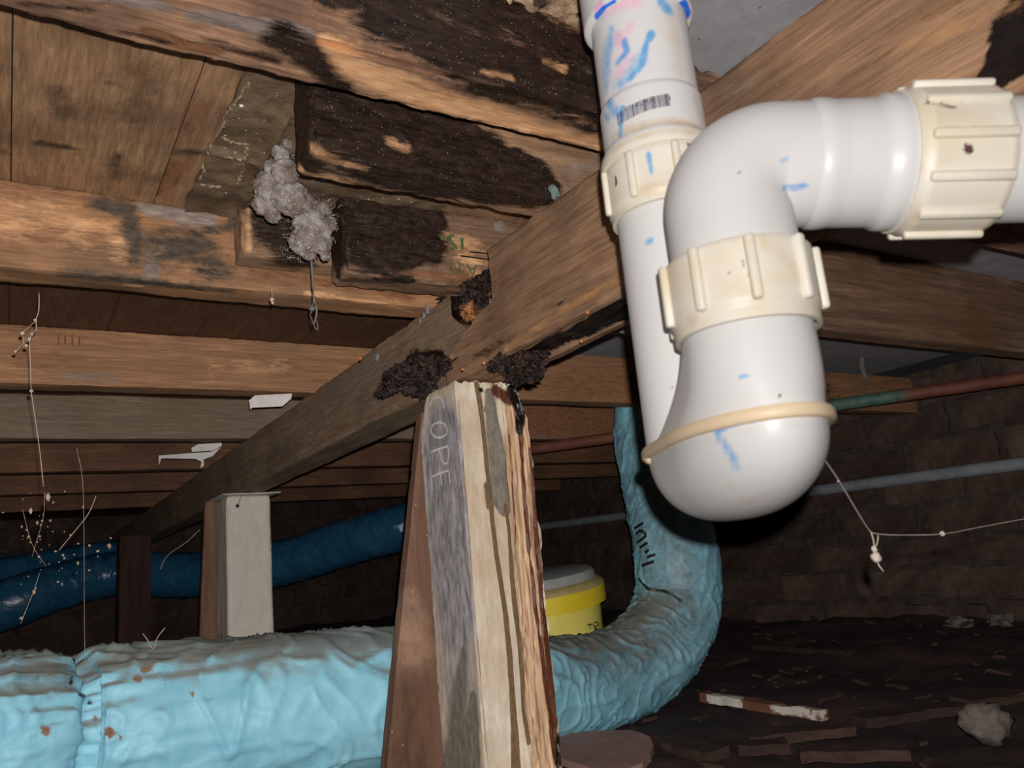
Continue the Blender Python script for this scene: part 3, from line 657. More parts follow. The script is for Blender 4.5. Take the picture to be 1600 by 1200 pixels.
V, Fc = ribbon(BVH[p1.name], cope, 3.4, 0.0007); mk('lettering', V, Fc, M_chalk, p1)
p2 = timber('stump', ((0.455, 0.565, 0.006),), ((2.06, 2.18, 0.006),), ((-0.40, 0.2255, 0.01),), M_post2,
            'second pale stump, further back under the far bearer', cat='post', am=0.001, edge=0.003, paints=[(1, [(346, 765), (346, 1000)], 10.5, 1, .12)], asc=(40, 40, 8))
V, Fc = ribbon(BVH[p2.name], [arc(345, 819, 4, 5, 190, 400), arc(345, 832, 3.5, 4, 0, 360, 10)[:7], [(344, 834), (344, 846)], [(344, 846), (350, 843), (350, 836)], [(338, 866), (338, 856), (344, 855), (350, 854), (350, 864)], [(343, 856), (343, 863)]], 1.2, 0.0006, 2)
mk('lettering', V, Fc, M_chalk2, p2)
V, Fc = ribbon(BVH[p2.name], [[(382, 764), (376, 778), (371, 790)]], 1.0, 0.0006); v2, f2 = ribbon(BVH[p2.name], [[(369, 789), (373, 792)]], 5, 0.0008)
mk('dirt_fleck', *joinm([(V, Fc), (v2, f2)]), M_black, p2)
V, Fc, e = lattice(rngs((0.44, 0.585, 0.012)), rngs((2.035, 2.185, 0.03)), [0.2262, 0.2306]); V = roughen(V, e, 0.0006, (20, 20, 20))
mk('white_packer', V, Fc, M_white, smooth=40, label='thin white packer on top of the second stump', cat='packer')
def board(name, y, th, xl_top, zt_, xl_bot, zb, xr, lab, paints):
    V, Fc, e = lattice(np.linspace(0, 1, 22), [y, y+th], np.linspace(zb, zt_, 60)); V = V.copy()
    for q in range(len(V)):
        k = (V[q][2]-zb)/(zt_-zb); xl = xl_bot+(xl_top-xl_bot)*k; V[q][0] = xl+(xr-xl)*V[q][0]
    V = roughen(V, e, 0.0008, (30, 30, 6), 0.001)
    return mk(name, V, Fc, M_plank, smooth=50, label=lab, cat='board', paints=paints)
sl = (0.462-0.384)/(0.207+0.222)
board('brown_board', 0.944, 0.018, 0.462, 0.207, 0.462-sl*(0.207+0.40), -0.40, 0.55, 'brown board leaning against the back of the foreground stump',
      [(0, [(640, 1100), (640, 1200)], 40, .7), (0, [(640, 950), (645, 1040)], 22, .45), (1, [(632, 960), (650, 1010)], 34, .6), (0, [(655, 700), (655, 850)], 30, .3)])  # pale stroke: band of haze and duct light painted on the board
board('brown_board', 2.184, 0.02, 0.429, 0.228, 0.40, -0.40, 0.55, 'brown board standing behind the second stump', [(0, [(322, 800), (320, 950)], 10, .4)])
timber('timber_post', ((0.345, 0.452, 0.02),), ((3.28, 3.38, 0.02),), ((-0.42, 0.228, 0.03),), M_dark2, 'dark reddish timber post in the gloom at the left, in front of the far duct', cat='post')

# ---------------------------------------------------------------- white waste pipe with its trap
LA = np.array([0.311, 0.303]); RA = np.array([0.272, 0.227]); SEP = np.linalg.norm(LA-RA); UU = np.append((LA-RA)/SEP, 0)
def zfront(px, py, A, r):
    d = ray(px, py); a = d[0]**2+d[1]**2; b = -2*(d[0]*A[0]+d[1]*A[1]); c = A@A-r*r
    t = (-b-math.sqrt(max(0, b*b-4*a*c)))/(2*a); return d[2]*t
T = thing('waste_trap', (0.29, 0.265, 0.0), 'white plastic waste pipe and trap with yellowed nuts hanging through the floor at right', 'pipe')
R0 = 0.0280
# inlet pipe down through the floor, its coupling and adaptor socket
z0, z1, z2, z3, z4 = [zfront(x, y, LA, R0) for x, y in ((1010, -6), (1015, 130), (1025, 205), (1030, 228), (1040, 300))]
zf = zfront(1150, 650, RA, 0.034); print('Z', z0, z1, z2, z3, z4, 'flange', zf)
def L3(z): return np.array([LA[0], LA[1], z])
def R3_(z): return np.array([RA[0], RA[1], z])
up = (0, 0, 1)
V, Fc = lathe(L3(0), up, fine([(z1+0.002, R0+0.0005), (ZC-0.012, R0+0.0005)], 0.0016), 128)
pin = [(0, [(955, 45), (952, 90)], 8, .6), (0, [(975, 65), (980, 80), (965, 98)], 5, .9), (1, [(965, 55), (975, 70)], 9, .7), (1, [(985, 40), (975, 60)], 7, .5), (1, [(965, 95), (985, 90), (970, 110)], 12, .45),
       (0, [(1018, 52, 6), (1010, 68, 5), (1003, 100, 6), (985, 122, 6), (975, 138, 5), (965, 150, 4), (957, 153, 2)], 5, .95), (0, [(955, 60), (945, 130)], 16, .55, .9), (0, [(1000, 95), (970, 130), (950, 165)], 14, .52, .9), (1, [(950, 8), (990, 0)], 14, .7), (0, [(1035, 5), (1043, 14)], 9, .9), (0, [(945, 80), (942, 120)], 8, .5), (2, [(1050, 30), (1062, 110)], 14, .5)]
mk('inlet_pipe', V, Fc, M_pvc, T, smooth=60, paints=pin)
V, Fc = lathe(L3(0), up, fine([(z0, R0+0.0006), (z0, R0+0.0032), (z0+0.0015, R0+0.0048), (z0+0.06, R0+0.0048)], 0.0016), 128)
cp = mk('coupling', V, Fc, M_pvc, T, smooth=50, paints=[(4, [(926, 62, 5), (928, 40, 5), (934, 25, 5), (944, 12, 4), (960, 2, 3)], 5), (1, [(934, 15), (938, 8)], 7), (4, [(1066, 5), (1072, 20), (1071, 32)], 7)])
soc = [(z2-0.006, R0+0.004), (z2, R0+0.0035), (z2+0.004, R0+0.0018), (z1-0.001, R0+0.0018), (z1+0.002, R0+0.0005)]
V, Fc = lathe(L3(0), up, fine(soc[::-1], 0.0012)[::-1], 160)
so = mk('socket', V, Fc, M_pvc, T, smooth=60, keep=True, paints=[(0, [(950, 160), (958, 172), (970, 178)], 9, .7), (0, [(972, 168), (970, 195), (969, 213)], 4, .95), (0, [(945, 178), (950, 185)], 7, .6), (4, [(974, 172), (973, 185)], 1.5, .6),
        (2, [(960, 215), (1000, 198), (1060, 192), (1090, 200)], 9, .9), (2, [(1085, 150), (1095, 190)], 8, .5)])
bars = []
for i, (wd) in enumerate([2, 1, 3, 1, 1, 2, 1, 1, 3, 1, 2, 1, 1, 1, 3, 2, 1, 1, 2, 3, 1, 1, 2, 1, 1, 2, 3, 1]):
    x = 966+i*(1045-966)/27; f = i/27; y = 196-f*30+6*math.sin(f*3.1)*-1
    bars.append(([[(x-1.2, y-19), (x+1.2, y)]], 0.8+0.55*wd))
parts = [p for b_, w_ in bars for p in [ribbon(BVH[so.name], b_, w_, 0.0003, 4)] if len(p[0])]
dig = '9310525089504'; DG = {'9': [arc(0, -2, 1.7, 2, 0, 360, 8), [(1.7, -2), (1, 3)]], '3': [arc(0, -2, 1.6, 1.8, 200, 450, 6), arc(0, 1.6, 1.8, 1.8, -90, 160, 6)], '1': [[(0, -4), (0, 3)]], '0': [arc(0, -.5, 1.8, 3.4, 0, 360, 8)],
      '5': [[(1.6, -4), (-1.2, -4), (-1.4, -1)], arc(0, 1, 1.8, 2, -120, 140, 7)], '2': [arc(0, -2, 1.7, 2, 190, 390, 6)+[(-1.7, 3), (1.7, 3)]], '8': [arc(0, -2, 1.5, 1.7, 0, 360, 7), arc(0, 1.5, 1.8, 1.8, 0, 360, 7)], '4': [[(.8, 3), (.8, -4), (-1.6, 1), (2, 1)]]}
for i, c in enumerate(dig):
    f = i/12; x = 978+f*68; y = 171-f*16-3*math.sin(f*3.1)
    for s in DG[c]:
        p = ribbon(BVH[so.name], [[(x+a, y+b-0.25*a) for a, b in s]], 0.7, 0.0003, 1.5)
        if len(p[0]): parts.append(p)
mk('barcode', *joinm(parts), M_ink, so)
def nut(name, c, axis, t0, t1, r, nrib, ribh, ph, mat, lip0, lip1, paints=None):
    """ribbed union nut: body, and each grip rib a sub-part"""
    prof = [(t0-lip0, r-0.0035), (t0-lip0, r-0.0012), (t0, r-0.001), (t0+0.0012, r), (t1-0.0012, r), (t1, r-0.001), (t1+lip1, r-0.0012), (t1+lip1+0.001, r-0.0035), (t1+lip1+0.001, R0)]
    V, Fc = lathe(c, axis, fine(prof, 0.002), 128); nb = mk(name, V, Fc, mat, T, smooth=50, paints=paints)
    a = np.asarray(axis, float); a /= np.linalg.norm(a); h = np.array([0, 0, 1.0]) if abs(a[2]) < .9 else np.array([1.0, 0, 0])
    u = np.cross(h, a); u /= np.linalg.norm(u); v = np.cross(a, u)
    for i in range(nrib):
        q = ph+2*math.pi*i/nrib; d = u*math.cos(q)+v*math.sin(q); s = np.cross(a, d)
        V, Fc = boxm(np.asarray(c)+a*((t0+t1)/2)+d*(r-0.0005+ribh/2), [s, d, a], (0.0022, ribh/2+0.001, (t1-t0)/2-0.0004), 0.0013)
        mk('rib', V, Fc, mat, nb, smooth=60, paints=None if not paints else paints)
# upper nut on the inlet leg
nut('slip_nut', L3(0), up, z4, z3, 0.0318, 8, 0.0022, 0.30, M_nut, 0.004, 0.0, paints=[(2, [(1000, 300), (1060, 290)], 10, .7), (0, [(1013, 240), (1018, 270)], 4, .8), (3, [(962, 278), (963, 288)], 3), (3, [(1076, 226), (1080, 232)], 4)])
V, Fc = lathe(L3(0), up, fine([(z3, R0+0.0015), (z3+0.0005, 0.0332), (z3+0.003, 0.0336), ((z2+z3)/2+0.003, 0.0325), (z2-0.004, R0+0.0045), (z2+0.002, R0+0.001)], 0.002), 128)
mk('collar', V, Fc, M_nut, T, smooth=50, paints=[(2, [(960, 235), (1010, 210), (1080, 208)], 8, .6)])
V, Fc = lathe(L3(0), up, fine([(zf, R0), (z4+0.003, R0)], 0.004), 96)
mk('trap_leg', V, Fc, M_pvc, T, smooth=60, paints=[(0, [(1008, 377), (1018, 375)], 2.5, 1), (2, [(1000, 320), (1030, 310)], 8, .4), (3, [(1050, 605), (1051, 612)], 2.5, .8)])
# right leg, flaring into the other one just above the flange
zn0, zn1 = zfront(1160, 473, RA, 0.0325), zfront(1160, 366, RA, 0.0325)
def stad(z, e, r, seg=96):
    pts = []
    for j in range(seg):
        q = 2*math.pi*j/seg; d = np.array([math.cos(q), math.sin(q)]); on = (d@UU[:2]) > 0
        p = RA+(UU[:2]*SEP*e if on else 0)+d*r; WW = np.array([-UU[1], UU[0]])
        el = RA+UU[:2]*SEP*e/2+UU[:2]*(d@UU[:2])*(SEP*e/2+r)+WW*(d@WW)*r*(1+.13*e)
        k = 0.6*min(1, e*1.5); p = p*(1-k)+el*k; pts.append([p[0], p[1], z])
    return pts
def loft(rings, close_bot=False, close_top=False):
    seg = len(rings[0]); V = [p for r in rings for p in r]; n = len(rings)
    Fc = [(i*seg+j, i*seg+(j+1) % seg, (i+1)*seg+(j+1) % seg, (i+1)*seg+j) for i in range(n-1) for j in range(seg)]
    if close_bot: Fc.append(tuple(reversed(range(seg))))
    if close_top: Fc.append(tuple((n-1)*seg+j for j in range(seg)))
    return np.array(V), Fc
rings = []
hb = 0.052
for i in range(27):
    s = i/26; rings.append(stad(zf+hb*s, 0.97*(1-s)**2.6, R0+0.0018*(1-s)**2))
for i in range(1, 12): rings.append(stad(zf+hb+(zn0-zf-hb+0.004)*i/11, 0, R0))
V, Fc = loft(rings); mk('trap_leg', V, Fc, M_pvc, T, smooth=60, paints=[(0, [(1155, 588), (1168, 586)], 4, .95), (3, [(1220, 620), (1223, 624)], 3), (3, [(1253, 612), (1255, 614)], 2)])
fl_ = [stad(zf+0.0022, 1, R0+0.0012), stad(zf+0.0028, 1, R0+0.0042), stad(zf+0.0015, 1, R0+0.0052), stad(zf-0.0020, 1, R0+0.0052), stad(zf-0.0030, 1, R0+0.0040), stad(zf-0.003, 1, R0+0.001)]
V, Fc = loft(fl_); mk('flange', V, Fc, M_ring, T, smooth=60, label='cream joint ring around the trap cup')
rings = []; dep = 0.0385
for i in range(40):
    t = math.sin(math.pi/2*i/39); k = max(0.0, 1-t**2.3)**(1/2.3); e = 1; cx = (RA+LA)/2
    r = (R0+0.0022)*k; hl = SEP/2*k; wE = 0.6+0.3*t; pts = []
    WW = np.array([-UU[1], UU[0]])
    for j in range(96):
        q = 2*math.pi*j/96; d = np.array([math.cos(q), math.sin(q)]); s = 1 if d@UU[:2] > 0 else -1
        p = UU[:2]*hl*s+d*r
        el = UU[:2]*(d@UU[:2])*(hl+r)+WW*(d@WW)*r*1.13
        p = p*(1-wE)+el*wE; pts.append([cx[0]+p[0], cx[1]+p[1], zf-dep*t])
    rings.append(pts)
V, Fc = loft(rings[::-1])
mk('trap_cup', V, Fc, M_pvc, T, smooth=80, paints=[(0, [(1118, 672), (1135, 666), (1160, 658)], 5, .95), (0, [(1118, 670), (1128, 690), (1145, 715), (1150, 728)], 9, .6), (0, [(1172, 650), (1178, 656)], 5, .8), (0, [(1230, 668), (1248, 664)], 4, .4),
   (2, [(1040, 740), (1060, 775), (1100, 795)], 10, .45), (2, [(1140, 755), (1146, 765)], 6, .5), (2, [(1200, 770), (1165, 785)], 10, .4)])
V, Fc = blob(atd(1018, 712, 0.408), 0.0046, 2, 3, 0.05); mk('lug', V, Fc, M_ring, T, smooth=180)
NP = [(3, [(1042, 392, 5), (1070, 378, 4), (1100, 364, 5), (1140, 352, 5), (1150, 350, 7)], 5, .8), (3, [(1160, 412), (1163, 410)], 4), (3, [(1176, 360), (1196, 378)], 2, .9), (3, [(1140, 428), (1142, 430)], 3), (3, [(1168, 425), (1172, 427)], 3), (2, [(1060, 400), (1080, 500)], 12, .6), (2, [(1200, 380), (1260, 440)], 20, .5), (2, [(1120, 440), (1180, 460)], 20, .35)]
nut('slip_nut', R3_(0), up, zn0, zn1, 0.0325, 9, 0.0026, 0.02, M_nut, 0.006, 0.0, paints=NP)
# elbow and the outlet running to the right
OD = np.array([0.100, -0.071, -0.0125]); OD /= np.linalg.norm(OD)
zc_ = 0.166; RB = 0.0225; C0 = np.array([RA[0], RA[1], zc_])
path = [R3_(z) for z in np.linspace(zn1-0.004, zc_-RB, 6)][:-1]
hd = np.array([OD[0], OD[1], 0]); hd /= np.linalg.norm(hd)
cen = C0-np.array([0, 0, RB])+hd*RB
for i in range(25):
    q = math.pi/2*i/24; path.append(cen-hd*RB*math.cos(q)+np.array([0, 0, RB])*math.sin(q))
E0 = path[-1]
def tout(px, py=268):
    d = ray(px, py); d = d/np.linalg.norm(d); w0 = E0; b = OD@d; dd = OD@w0; e_ = d@w0
    return (b*e_-dd)/(1-b*b)
t = [tout(x) for x in (1262, 1292, 1358, 1388, 1400, 1528, 1700)]; print('T', t)
path += [E0+OD*s for s in np.linspace(0.004, t[0], 8)]
V, Fc = tube(path, R0+0.0002, 96, caps=False)
mk('elbow', V, Fc, M_pvc, T, smooth=80, paints=[(0, [(1224, 293), (1240, 293), (1258, 290)], 5, .75), (3, [(1046, 402, 5), (1070, 389, 4), (1100, 377, 6), (1130, 368, 4), (1152, 364, 7)], 5, .6), (3, [(1195, 352), (1212, 352)], 3, .7), (0, [(1222, 252), (1232, 246)], 5, .6), (3, [(1152, 266), (1154, 268)], 2.5, .9), (3, [(1045, 372), (1046, 378)], 3, .6)])
prof = [(t[0]-0.002, R0), (t[0], R0+0.0012), ((t[0]+t[1])/2, R0+0.0014), (t[1], R0+0.0006), (t[2], R0+0.0008), (t[2]+0.002, R0+0.0022), (t[2]+0.006, R0+0.0026), (t[3], R0+0.0026), (t[4], R0+0.0022), (t[4]+0.004, R0)]
V, Fc = lathe(E0, OD, fine(prof, 0.003), 96); mk('elbow_socket', V, Fc, M_pvc, T, smooth=60)
nut('slip_nut', E0, OD, t[4]+0.001, t[5], 0.0328, 12, 0.0022, 0.12, M_nut, 0.0035, 0.001, paints=[(3, [(1482, 202), (1500, 204)], 4.5, .9), (3, [(1527, 202), (1531, 205)], 5, .9), (3, [(1513, 231), (1514, 235)], 6, .95), (3, [(1450, 160), (1490, 168)], 6, .55), (2, [(1392, 200), (1440, 260), (1430, 340)], 8, .7)])
V, Fc = lathe(E0, OD, fine([(t[5]-0.01, R0-0.0002), (t[6]+0.25, R0-0.0002)], 0.01), 96); mk('outlet_pipe', V, Fc, M_pvc, T, smooth=80, paints=[(3, [(1540, 300), (1542, 302)], 2, .8), (2, [(1560, 180), (1600, 190)], 8, .4)])

# ---------------------------------------------------------------- flexible ducts in blue film
def duct(name, pts, label, mat, paints, amp, pinch=(), step=0.004, seg=128, frq=1.0):
    S = spline([list(atd(x, y, d))+[r] for x, y, d, r in pts], step)
    if pinch == 'auto':                       # taped joint where the film is gathered
        k_ = int(np.argmin([np.linalg.norm(q[:3]-atd(88, 1154, .98)) for q in S])); s_ = float(np.sum(np.linalg.norm(np.diff(S[:k_+1, :3], axis=0), axis=1)))
        pinch = [(s_, 0.022, 0.012), (s_, 0.006, 0.006)]
    def disp(s, th, p):
        c, sn = math.cos(th), math.sin(th)
        wv = noise.noise(Vector((s*6, c*1.2, sn*1.2)))
        a = 1-2*abs(noise.noise(Vector((s*22*frq+3.0*wv, c*0.75, sn*0.75+3))))
        b = 1-2*abs(noise.noise(Vector((s*13*frq-2*wv, c*1.7+7, sn*1.7))))
        g = noise.noise(Vector((s*5, c*1.5, sn*1.5+9)))
        d = amp*(1.3*max(0, a)**6+1.0*max(0, b)**7+0.5*g-0.3)
        for (s0, w_, dep_) in pinch:
            k = math.exp(-((s-s0)/w_)**2); fan = math.exp(-abs(s-s0)/0.09); d += -dep_*k+0.007*fan*(max(0, 1-2.5*abs(noise.noise(Vector((c*5+2*wv, sn*5+s*2, 1)))))**2-0.2)
        return d
    V, Fc = tube(S[:, :3], S[:, 3], seg, True, disp)
    return mk(name, V, Fc, mat, smooth=180, label=label, cat='duct', paints=paints, keep=True), S
d1, S1 = duct('flexible_duct', [(-620, 1265, .74, .103), (-330, 1215, .80, .103), (-120, 1180, .88, .103), (30, 1158, .95, .102), (88, 1154, .98, .100), (150, 1147, 1.01, .102), (300, 1128, 1.06, .102), (450, 1108, 1.12, .102), (600, 1090, 1.20, .102),
    (740, 1078, 1.36, .098), (860, 1077, 1.53, .096), (960, 1056, 1.68, .096), (1030, 1005, 1.80, .1), (1058, 940, 1.87, .1), (1057, 870, 1.90, .1), (1040, 790, 1.98, .098), (1020, 720, 2.05, .09), (1010, 660, 2.1, .085), (1010, 610, 2.15, .085)],
    'pale blue plastic-film duct sagging across the foreground and bending up at right', M_duct, [
    (1, [(900, 1020, 50), (1000, 1020, 60), (1075, 960, 60), (1060, 860, 60), (1030, 780, 60), (1010, 690, 50)], 60, .72, .9),
    (0, [(225, 1046), (235, 1043)], 5), (0, [(213, 1060), (217, 1061)], 5), (0, [(170, 1143), (175, 1149)], 6), (0, [(298, 1080), (300, 1087)], 3, .9), (0, [(188, 1150), (189, 1156)], 3, .8), (0, [(148, 1122), (150, 1128)], 4, .8), (0, [(70, 1138), (74, 1144)], 6, .9), (2, [(110, 1060), (112, 1068)], 4), (2, [(125, 1085), (140, 1100)], 2, .9),
    (1, [(60, 1035), (100, 1062), (40, 1060)], 20, .7), (1, [(55, 1110), (75, 1090)], 6, .6), (1, [(130, 1040), (280, 1022), (420, 1000)], 22, .6), (1, [(880, 1010), (960, 1010)], 40, .75), (1, [(1000, 960), (1060, 930)], 50, .8), (1, [(1000, 830), (1020, 900)], 20, .7), (1, [(1060, 900), (1100, 960)], 30, .5), (1, [(990, 800), (1080, 800)], 60, .55),
    (2, [(998, 905), (1012, 920), (1040, 924), (1062, 938)], 2.5, 1)], 0.0040, pinch='auto')
V, Fc = ribbon(BVH[d1.name], [[(991, 826), (1006, 817)], [(994, 835), (1000, 829), (1008, 832), (1009, 838), (996, 848)], [(1000, 856), (1012, 848)], [(1008, 864), (1014, 859)], [(1011, 871), (1024, 866)], [(1003, 884), (1022, 877)]], 4.6, 0.001)
mk('printed_letters', V, Fc, M_black, d1)
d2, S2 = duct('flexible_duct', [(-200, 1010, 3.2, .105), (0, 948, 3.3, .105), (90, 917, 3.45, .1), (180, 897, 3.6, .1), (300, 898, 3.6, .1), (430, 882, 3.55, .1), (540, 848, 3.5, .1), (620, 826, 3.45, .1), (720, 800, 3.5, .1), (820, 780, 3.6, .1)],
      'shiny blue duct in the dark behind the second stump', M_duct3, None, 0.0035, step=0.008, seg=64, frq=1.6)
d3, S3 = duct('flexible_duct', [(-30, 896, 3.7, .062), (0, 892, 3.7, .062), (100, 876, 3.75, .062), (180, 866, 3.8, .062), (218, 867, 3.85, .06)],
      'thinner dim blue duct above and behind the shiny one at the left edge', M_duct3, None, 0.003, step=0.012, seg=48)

# ---------------------------------------------------------------- pipes on the far wall
def pipe(name, a, b, r, mat, label, paints=None):
    P = np.linspace(a, b, 60); V, Fc = tube(P, r, 20)
    return mk(name, V, Fc, mat, smooth=60, label=label, cat='pipe', paints=paints, masks=None if paints else np.zeros((len(V), 6), np.float32))
g0, g1 = onX(1600, 724, WX-0.03), onX(860, 821, WX-0.03); dg = (g1-g0); pipe('galvanised_pipe', g0-dg*0.5, g1+dg*0.15, 0.02, M_galv, 'grey metal pipe along the dark brick wall at right')
r0, r1 = onZ(1600, 590, 0.330), onZ(845, 700, 0.330); dr = r1-r0
rp = pipe('copper_pipe', r0-dr*0.25, r1+dr*0.08, 0.0165, M_rust, 'reddish copper pipe slung under the joists at right, green near the trap', [(0, [(1310, 632), (1380, 622)], 22, .9), (0, [(1340, 628), (1410, 616)], 12, .7)])
ln = [onY(1346, 556, 1.478), onY(1347, 575, 1.474), onY(1352, 592, 1.472), onY(1360, 597, 1.462), onY(1369, 597, 1.445)]
sd = np.array([1.0, 0, 0])*0.011
V = np.array([p+s*sd+n_*np.array([0.001, 0.001, 0.0005]) for p in ln for s in (-1, 1) for n_ in (-1, 1)])
Fc = []
for i in range(len(ln)-1):
    a, b = 4*i, 4*i+4
    Fc += [(a, b, b+1, a+1), (a+2, a+3, b+3, b+2), (a, a+2, b+2, b), (a+1, b+1, b+3, a+3)]
Fc += [(0, 1, 3, 2), (4*len(ln)-4, 4*len(ln)-2, 4*len(ln)-1, 4*len(ln)-3)]
mk('hanger_strap', V, Fc, M_stone, label='bent pale strap hanging under the joists right of the trap', cat='strap')
a, b, c = atd(953, 514, 1.15), atd(992, 527, 1.13), atd(988, 494, 1.13); nn = np.cross(b-a, c-a); nn = nn/np.linalg.norm(nn)*0.0012
mk('metal_plate', np.array([a, b, c, a+nn, b+nn, c+nn]), [(0, 1, 2), (3, 5, 4), (0, 3, 4, 1), (1, 4, 5, 2), (2, 5, 3, 0)], M_metal, label='small triangular metal plate behind the bearer beside the inlet pipe', cat='plate')

# ---------------------------------------------------------------- bucket, slab and debris on the ground
ax = np.array([-0.10, -0.05, 1.0]); bc = atd(838, 915, 1.98)
B = thing('paint_bucket', bc-ax*0.28, 'yellow bucket with a dusty lid behind the blue duct', 'bucket')
V, Fc = lathe(bc, ax, [(-0.30, 0.0), (-0.30, 0.135), (-0.05, 0.152), (-0.05, 0.155), (-0.02, 0.156)], 72); bb = mk('body', V, Fc, M_yel2, B, smooth=40, keep=True)
V, Fc = lathe(bc, ax, [(-0.05, 0.155), (-0.052, 0.167), (-0.012, 0.169), (-0.006, 0.163), (-0.004, 0.150)], 72); mk('lid_rim', V, Fc, M_yel, B, smooth=40)
V, Fc = lathe(bc, ax, [(-0.012, 0.1692), (-0.004, 0.1665), (0.004, 0.154), (0.006, 0.148)], 72); mk('rim_shoulder', V, Fc, M_tan, B, smooth=40)
V, Fc = lathe(bc, ax, [(-0.005, 0.150), (0.018, 0.149), (0.026, 0.144), (0.029, 0.130), (0.030, 0.0)], 72); mk('lid', V, Fc, M_greyd, B, smooth=40)
V, Fc = ribbon(BVH[bb.name], [[(921, 973), (922, 983)], [(917, 977), (926, 975)], [(927, 979), (935, 977)]+arc(931, 977, 4, 5, 0, -290)], 1.8, 0.001, 1.5)
if len(V): mk('lettering', V, Fc, M_black, bb)
def slab(name, px, z, th, mat, label, cat, dz=0):
    P = [onZ(x, y, z) for x, y in px]; n = len(P)
    V = np.array(P+[p+np.array([0, 0, th]) for p in P]); Fc = [tuple(reversed(range(n))), tuple(range(n, 2*n))]+[(i, (i+1) % n, n+(i+1) % n, n+i) for i in range(n)]
    return mk(name, V, Fc, mat, label=label, cat=cat)
slab('flat_board', [(830, 1178), (884, 1157), (940, 1152), (985, 1152), (1003, 1156), (1017, 1163), (1022, 1176), (1017, 1190), (1005, 1205), (960, 1225), (900, 1205)][::-1], -0.325, 0.012, M_pink, 'dusty pinkish flat board on the ground right of the stump foot', 'board')
def stick(name, p0, p1, z, w_, h_, mat, label, paints=None, cat='timber'):
    a, b = onZ(*p0, z), onZ(*p1, z); d = b-a; L = np.linalg.norm(d); d /= L; s = np.cross(d, [0, 0, 1]); s /= np.linalg.norm(s)
    V, Fc, e = lattice(np.linspace(-L/2, L/2, 40), np.linspace(-w_/2, w_/2, 5), np.linspace(-h_/2, h_/2, 4))
    for q in range(len(V)): V[q] = V[q]+np.array(noise.noise_vector(Vector(V[q]*25)+Vector((p0[0], 0, 0))))*0.004
    V = (a+b)/2+V[:, :1]*d+V[:, 1:2]*s+V[:, 2:]*np.cross(s, d)
    return mk(name, V, Fc, mat, smooth=50, label=label, cat=cat, paints=paints, masks=None if paints else np.zeros((len(V), 6), np.float32))
stick('painted_stick', (1100, 1088), (1288, 1117), -0.325, 0.024, 0.018, M_stick, 'stick with patchy white paint on the soil right of the duct bend', [(0, [(1112, 1090), (1150, 1096)], 12, .9), (0, [(1210, 1104), (1285, 1116)], 11, .75)], 'stick')
for p0, p1, w_, lb in (((1165, 1152), (1330, 1138), .06, 'long dark board on the soil below the painted stick'), ((1340, 1128), (1500, 1104), .05, 'dark board in the soil at the right, ending by the round lump'),
                       ((1150, 1170), (1230, 1164), .04, 'short brown offcut at the bottom, right of the pinkish board'), ((1250, 1180), (1420, 1176), .035, 'thin brown batten nearest the lower frame edge'),
                       ((1180, 1010), (1330, 1022), .03, 'narrow batten lying at the foot of the brick wall'), ((1500, 1100), (1590, 1085), .05, 'brown offcut at the right edge of the soil'), ((1030, 1155), (1120, 1180), .05, 'dark board end just right of the pinkish board')):
    stick('scrap_timber', p0, p1, -0.33, w_, 0.016, M_deb, lb)
V, Fc = blob(onZ(1545, 1150, -0.33)+np.array([0, 0, 0.02]), 0.034, 5, 3, 0.3, 1.8, (1, 1, 0.8)); mk('round_stone', V, Fc, M_mortar2, smooth=180, label='round greyish stone at the lower right corner', cat='stone')
for i, (x, y, r, lb) in enumerate(((1440, 990, .03, 'pale mortar lump left of its pair at the wall foot'), (1500, 975, .038, 'pale mortar lump under the wall, middle of three'), (1562, 968, .034, 'pale mortar lump at the wall foot nearest the right edge'))):
    p = onX(x, y, WX-0.10); V, Fc = blob(p, r, 11+i, 3, 0.6, 2.0, (0.8, 1, 0.5)); mk('mortar_lump', V, Fc, M_mortar2, smooth=60, label=lb, cat='rubble')
chips = []
for i in range(260):
    x, y = random.uniform(0.65, 2.5), random.uniform(0.5, 2.8); s = random.uniform(.002, .008)
    A = np.array(Matrix.Rotation(random.uniform(0, 6.3), 3, 'Z')@Matrix.Rotation(random.uniform(-.5, .5), 3, 'X'))
    chips.append(boxm((x, y, ground_z(x, y)+0.010), A, (s*random.uniform(1, 5), s, s*.5)))
V, Fc = joinm(chips); mk('wood_chips', V, Fc, M_deb, FLOOR, kind='stuff')

# ---------------------------------------------------------------- white packers on the far bearer
def flake(px, d, name, label, th=0.0015):
    P = [atd(x, y, dd) for x, y, dd in [(q[0], q[1], d+(q[2] if len(q) > 2 else 0)) for q in px]]; n = len(P); nn = ROT@np.array([0.1, -0.3, 1.0])*th
    V = np.array(P+[p+nn for p in P]); Fc = [tuple(range(n)), tuple(reversed(range(n, 2*n)))]+[(i, n+i, n+(i+1) % n, (i+1) % n) for i in range(n)]
    return V, Fc
V1 = flake([(389, 626), (398, 618), (456, 615), (455, 623), (441, 635), (394, 637), (391, 640)], 1.50, '', '')
mk('packer_flake', *V1, M_white, label='white packer flake under the brown joist at the bearer', cat='packer')
V1 = joinm([flake([(299, 700), (310, 694), (346, 692), (346, 697), (333, 704), (300, 706)], 1.97, '', ''), flake([(248, 712), (300, 708), (330, 706), (345, 699), (332, 713), (318, 718), (318, 728), (313, 732), (315, 722), (306, 717), (252, 716), (248, 727)], 1.97, '', '')])
mk('packer_flake', *V1, M_white, label='torn white packer strip under the dusty grey joist', cat='packer')

